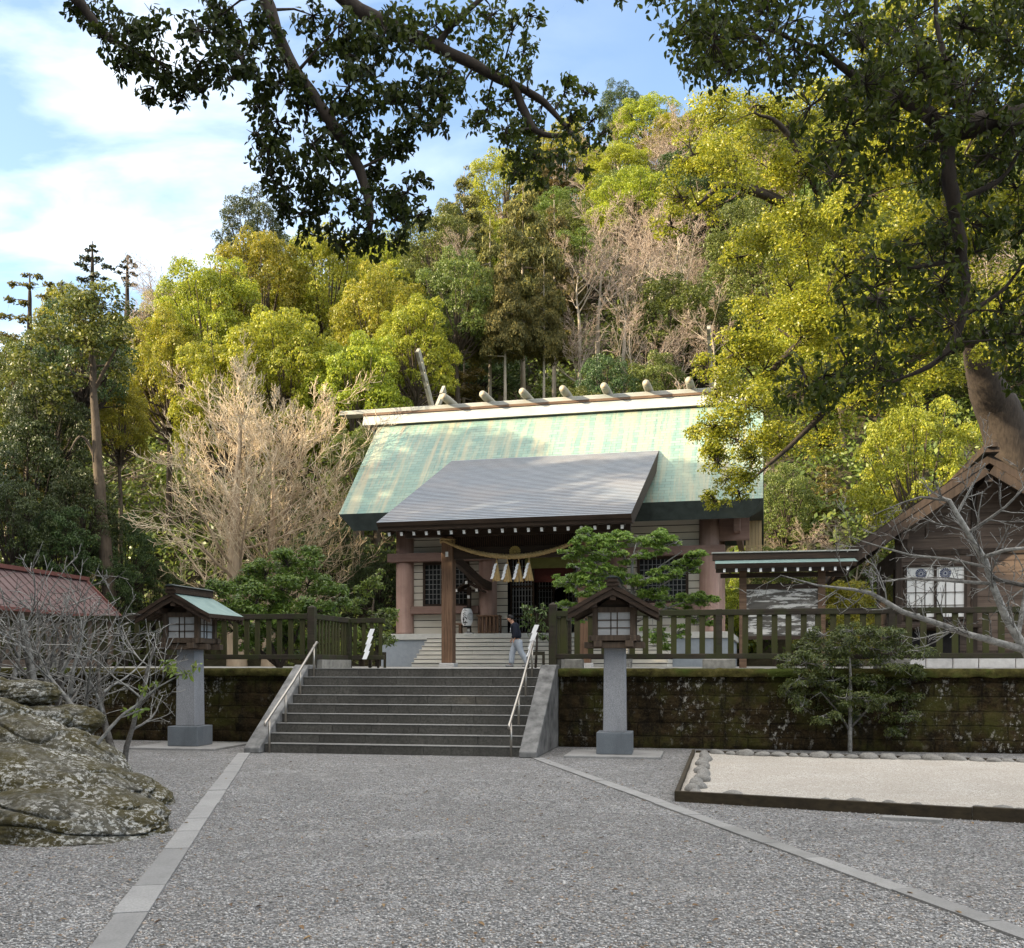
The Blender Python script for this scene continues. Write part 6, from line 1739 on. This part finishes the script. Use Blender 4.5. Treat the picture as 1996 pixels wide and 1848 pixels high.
# bare tree at the right edge
def zr(x, y, Y): return at((1900 + x * .551) / 1.503, (900 + y * .551) / 1.503, Y)
RY = 12.6
limbs = [([zr(2080, 1960, RY), zr(1990, 1800, RY), zr(1900, 1650, RY), zr(1830, 1480, RY), zr(1790, 1350, RY), zr(1700, 1200, RY), zr(1640, 1100, RY), zr(1600, 1030, RY), zr(1540, 1005, RY)], [.062, .056, .048, .042, .038, .034, .03, .026, .012]),
         ([zr(1990, 1820, RY), zr(1880, 1790, RY - .1), zr(1700, 1740, RY - .2), zr(1500, 1670, RY - .3), zr(1350, 1620, RY - .3), zr(1250, 1560, RY - .3), zr(1180, 1520, RY - .3), zr(1080, 1500, RY - .4), zr(900, 1480, RY - .4), zr(700, 1425, RY - .4)], [.05, .045, .04, .036, .033, .03, .026, .018, .012, .006]),
         ([zr(1815, 1470, RY), zr(1600, 1455, RY + .1), zr(1400, 1440, RY + .2), zr(1220, 1460, RY + .2)], [.024, .02, .014, .006]),
         ([zr(2050, 1490, RY - .3), zr(1900, 1460, RY - .1), zr(1815, 1440, RY)], [.03, .028, .024]),
         ([zr(1790, 1380, RY), zr(1600, 1340, RY + .2), zr(1400, 1320, RY + .3), zr(1250, 1280, RY + .3), zr(1060, 1220, RY + .4)], [.02, .018, .015, .011, .005]),
         ([zr(1700, 1200, RY), zr(1820, 1120, RY - .2), zr(1900, 1060, RY - .3), zr(2000, 960, RY - .4)], [.022, .018, .015, .01]),
         ([zr(1600, 1030, RY), zr(1450, 1010, RY + .1), zr(1350, 1040, RY + .2), zr(1180, 1110, RY + .3)], [.02, .015, .01, .005]),
         ([zr(1640, 1100, RY), zr(1720, 950, RY - .1), zr(1790, 830, RY - .2)], [.018, .013, .006]),
         ([zr(1780, 1330, RY), zr(1900, 1290, RY - .3), zr(2020, 1280, RY - .4)], [.026, .022, .02]),
         ([zr(1960, 1760, RY), zr(1990, 1600, RY + .3), zr(2010, 1420, RY + .4)], [.035, .028, .02])]
lines = [(p, r, 8, 0) for p, r in limbs]; rng = random.Random(66)
TWP = dict(seg=(4, 3, 2), wob=(.2, .25, .25), up=(.05, .03, .02), n=(4, 3), t0=(.2, .2), ang=(45, 45), lr=(.55, .5), rr=(.7, .7), sides=(4, 3, 3), rmin=.0035, taper=.5)
for p, r in limbs:
    for i in range(len(p) - 1):
        d = (p[i + 1] - p[i]); ln = d.length
        for k in range(max(2, int(ln / .16))):
            t = rng.random(); q = p[i].lerp(p[i + 1], t); s = d.cross(rvec(rng)).normalized()
            cd = d.normalized() * .6 + s * .8; cd.y *= .6
            grow(lines, rng, q, cd, rng.uniform(.25, .62), min(.011, (r[i] + r[i + 1]) * .25), 1, dict(TWP, seg=(4, 4, 3, 2), wob=(.2,) * 4, up=(.03,) * 4, n=(4, 4, 2), t0=(.2,) * 3, ang=(45,) * 3, lr=(.5, .55, .5), rr=(.7,) * 3, sides=(4, 4, 3, 3)))
b0 = Vector((7.3, 12.6, 0)); full = [([b0 + Vector((0, 0, -.2)), b0 + Vector((-.1, 0, .7)), limbs[0][0][0]], [.085, .07, .062], 8, 0)] + lines
rt = empty('bare_tree', b0, 0, 'bare lichen-grey cherry tree reaching in from the right edge before the house', 'tree')
link_mesh('trunk', tubes_mesh('trunk', [([q - b0 for q in p], r, k) for p, r, k, l in full if l == 0], M['bark_grey']), None, rt)
link_mesh('crown', tubes_mesh('crown', [([q - b0 for q in p], r, k) for p, r, k, l in full if l > 0], M['bark_grey']), None, rt)
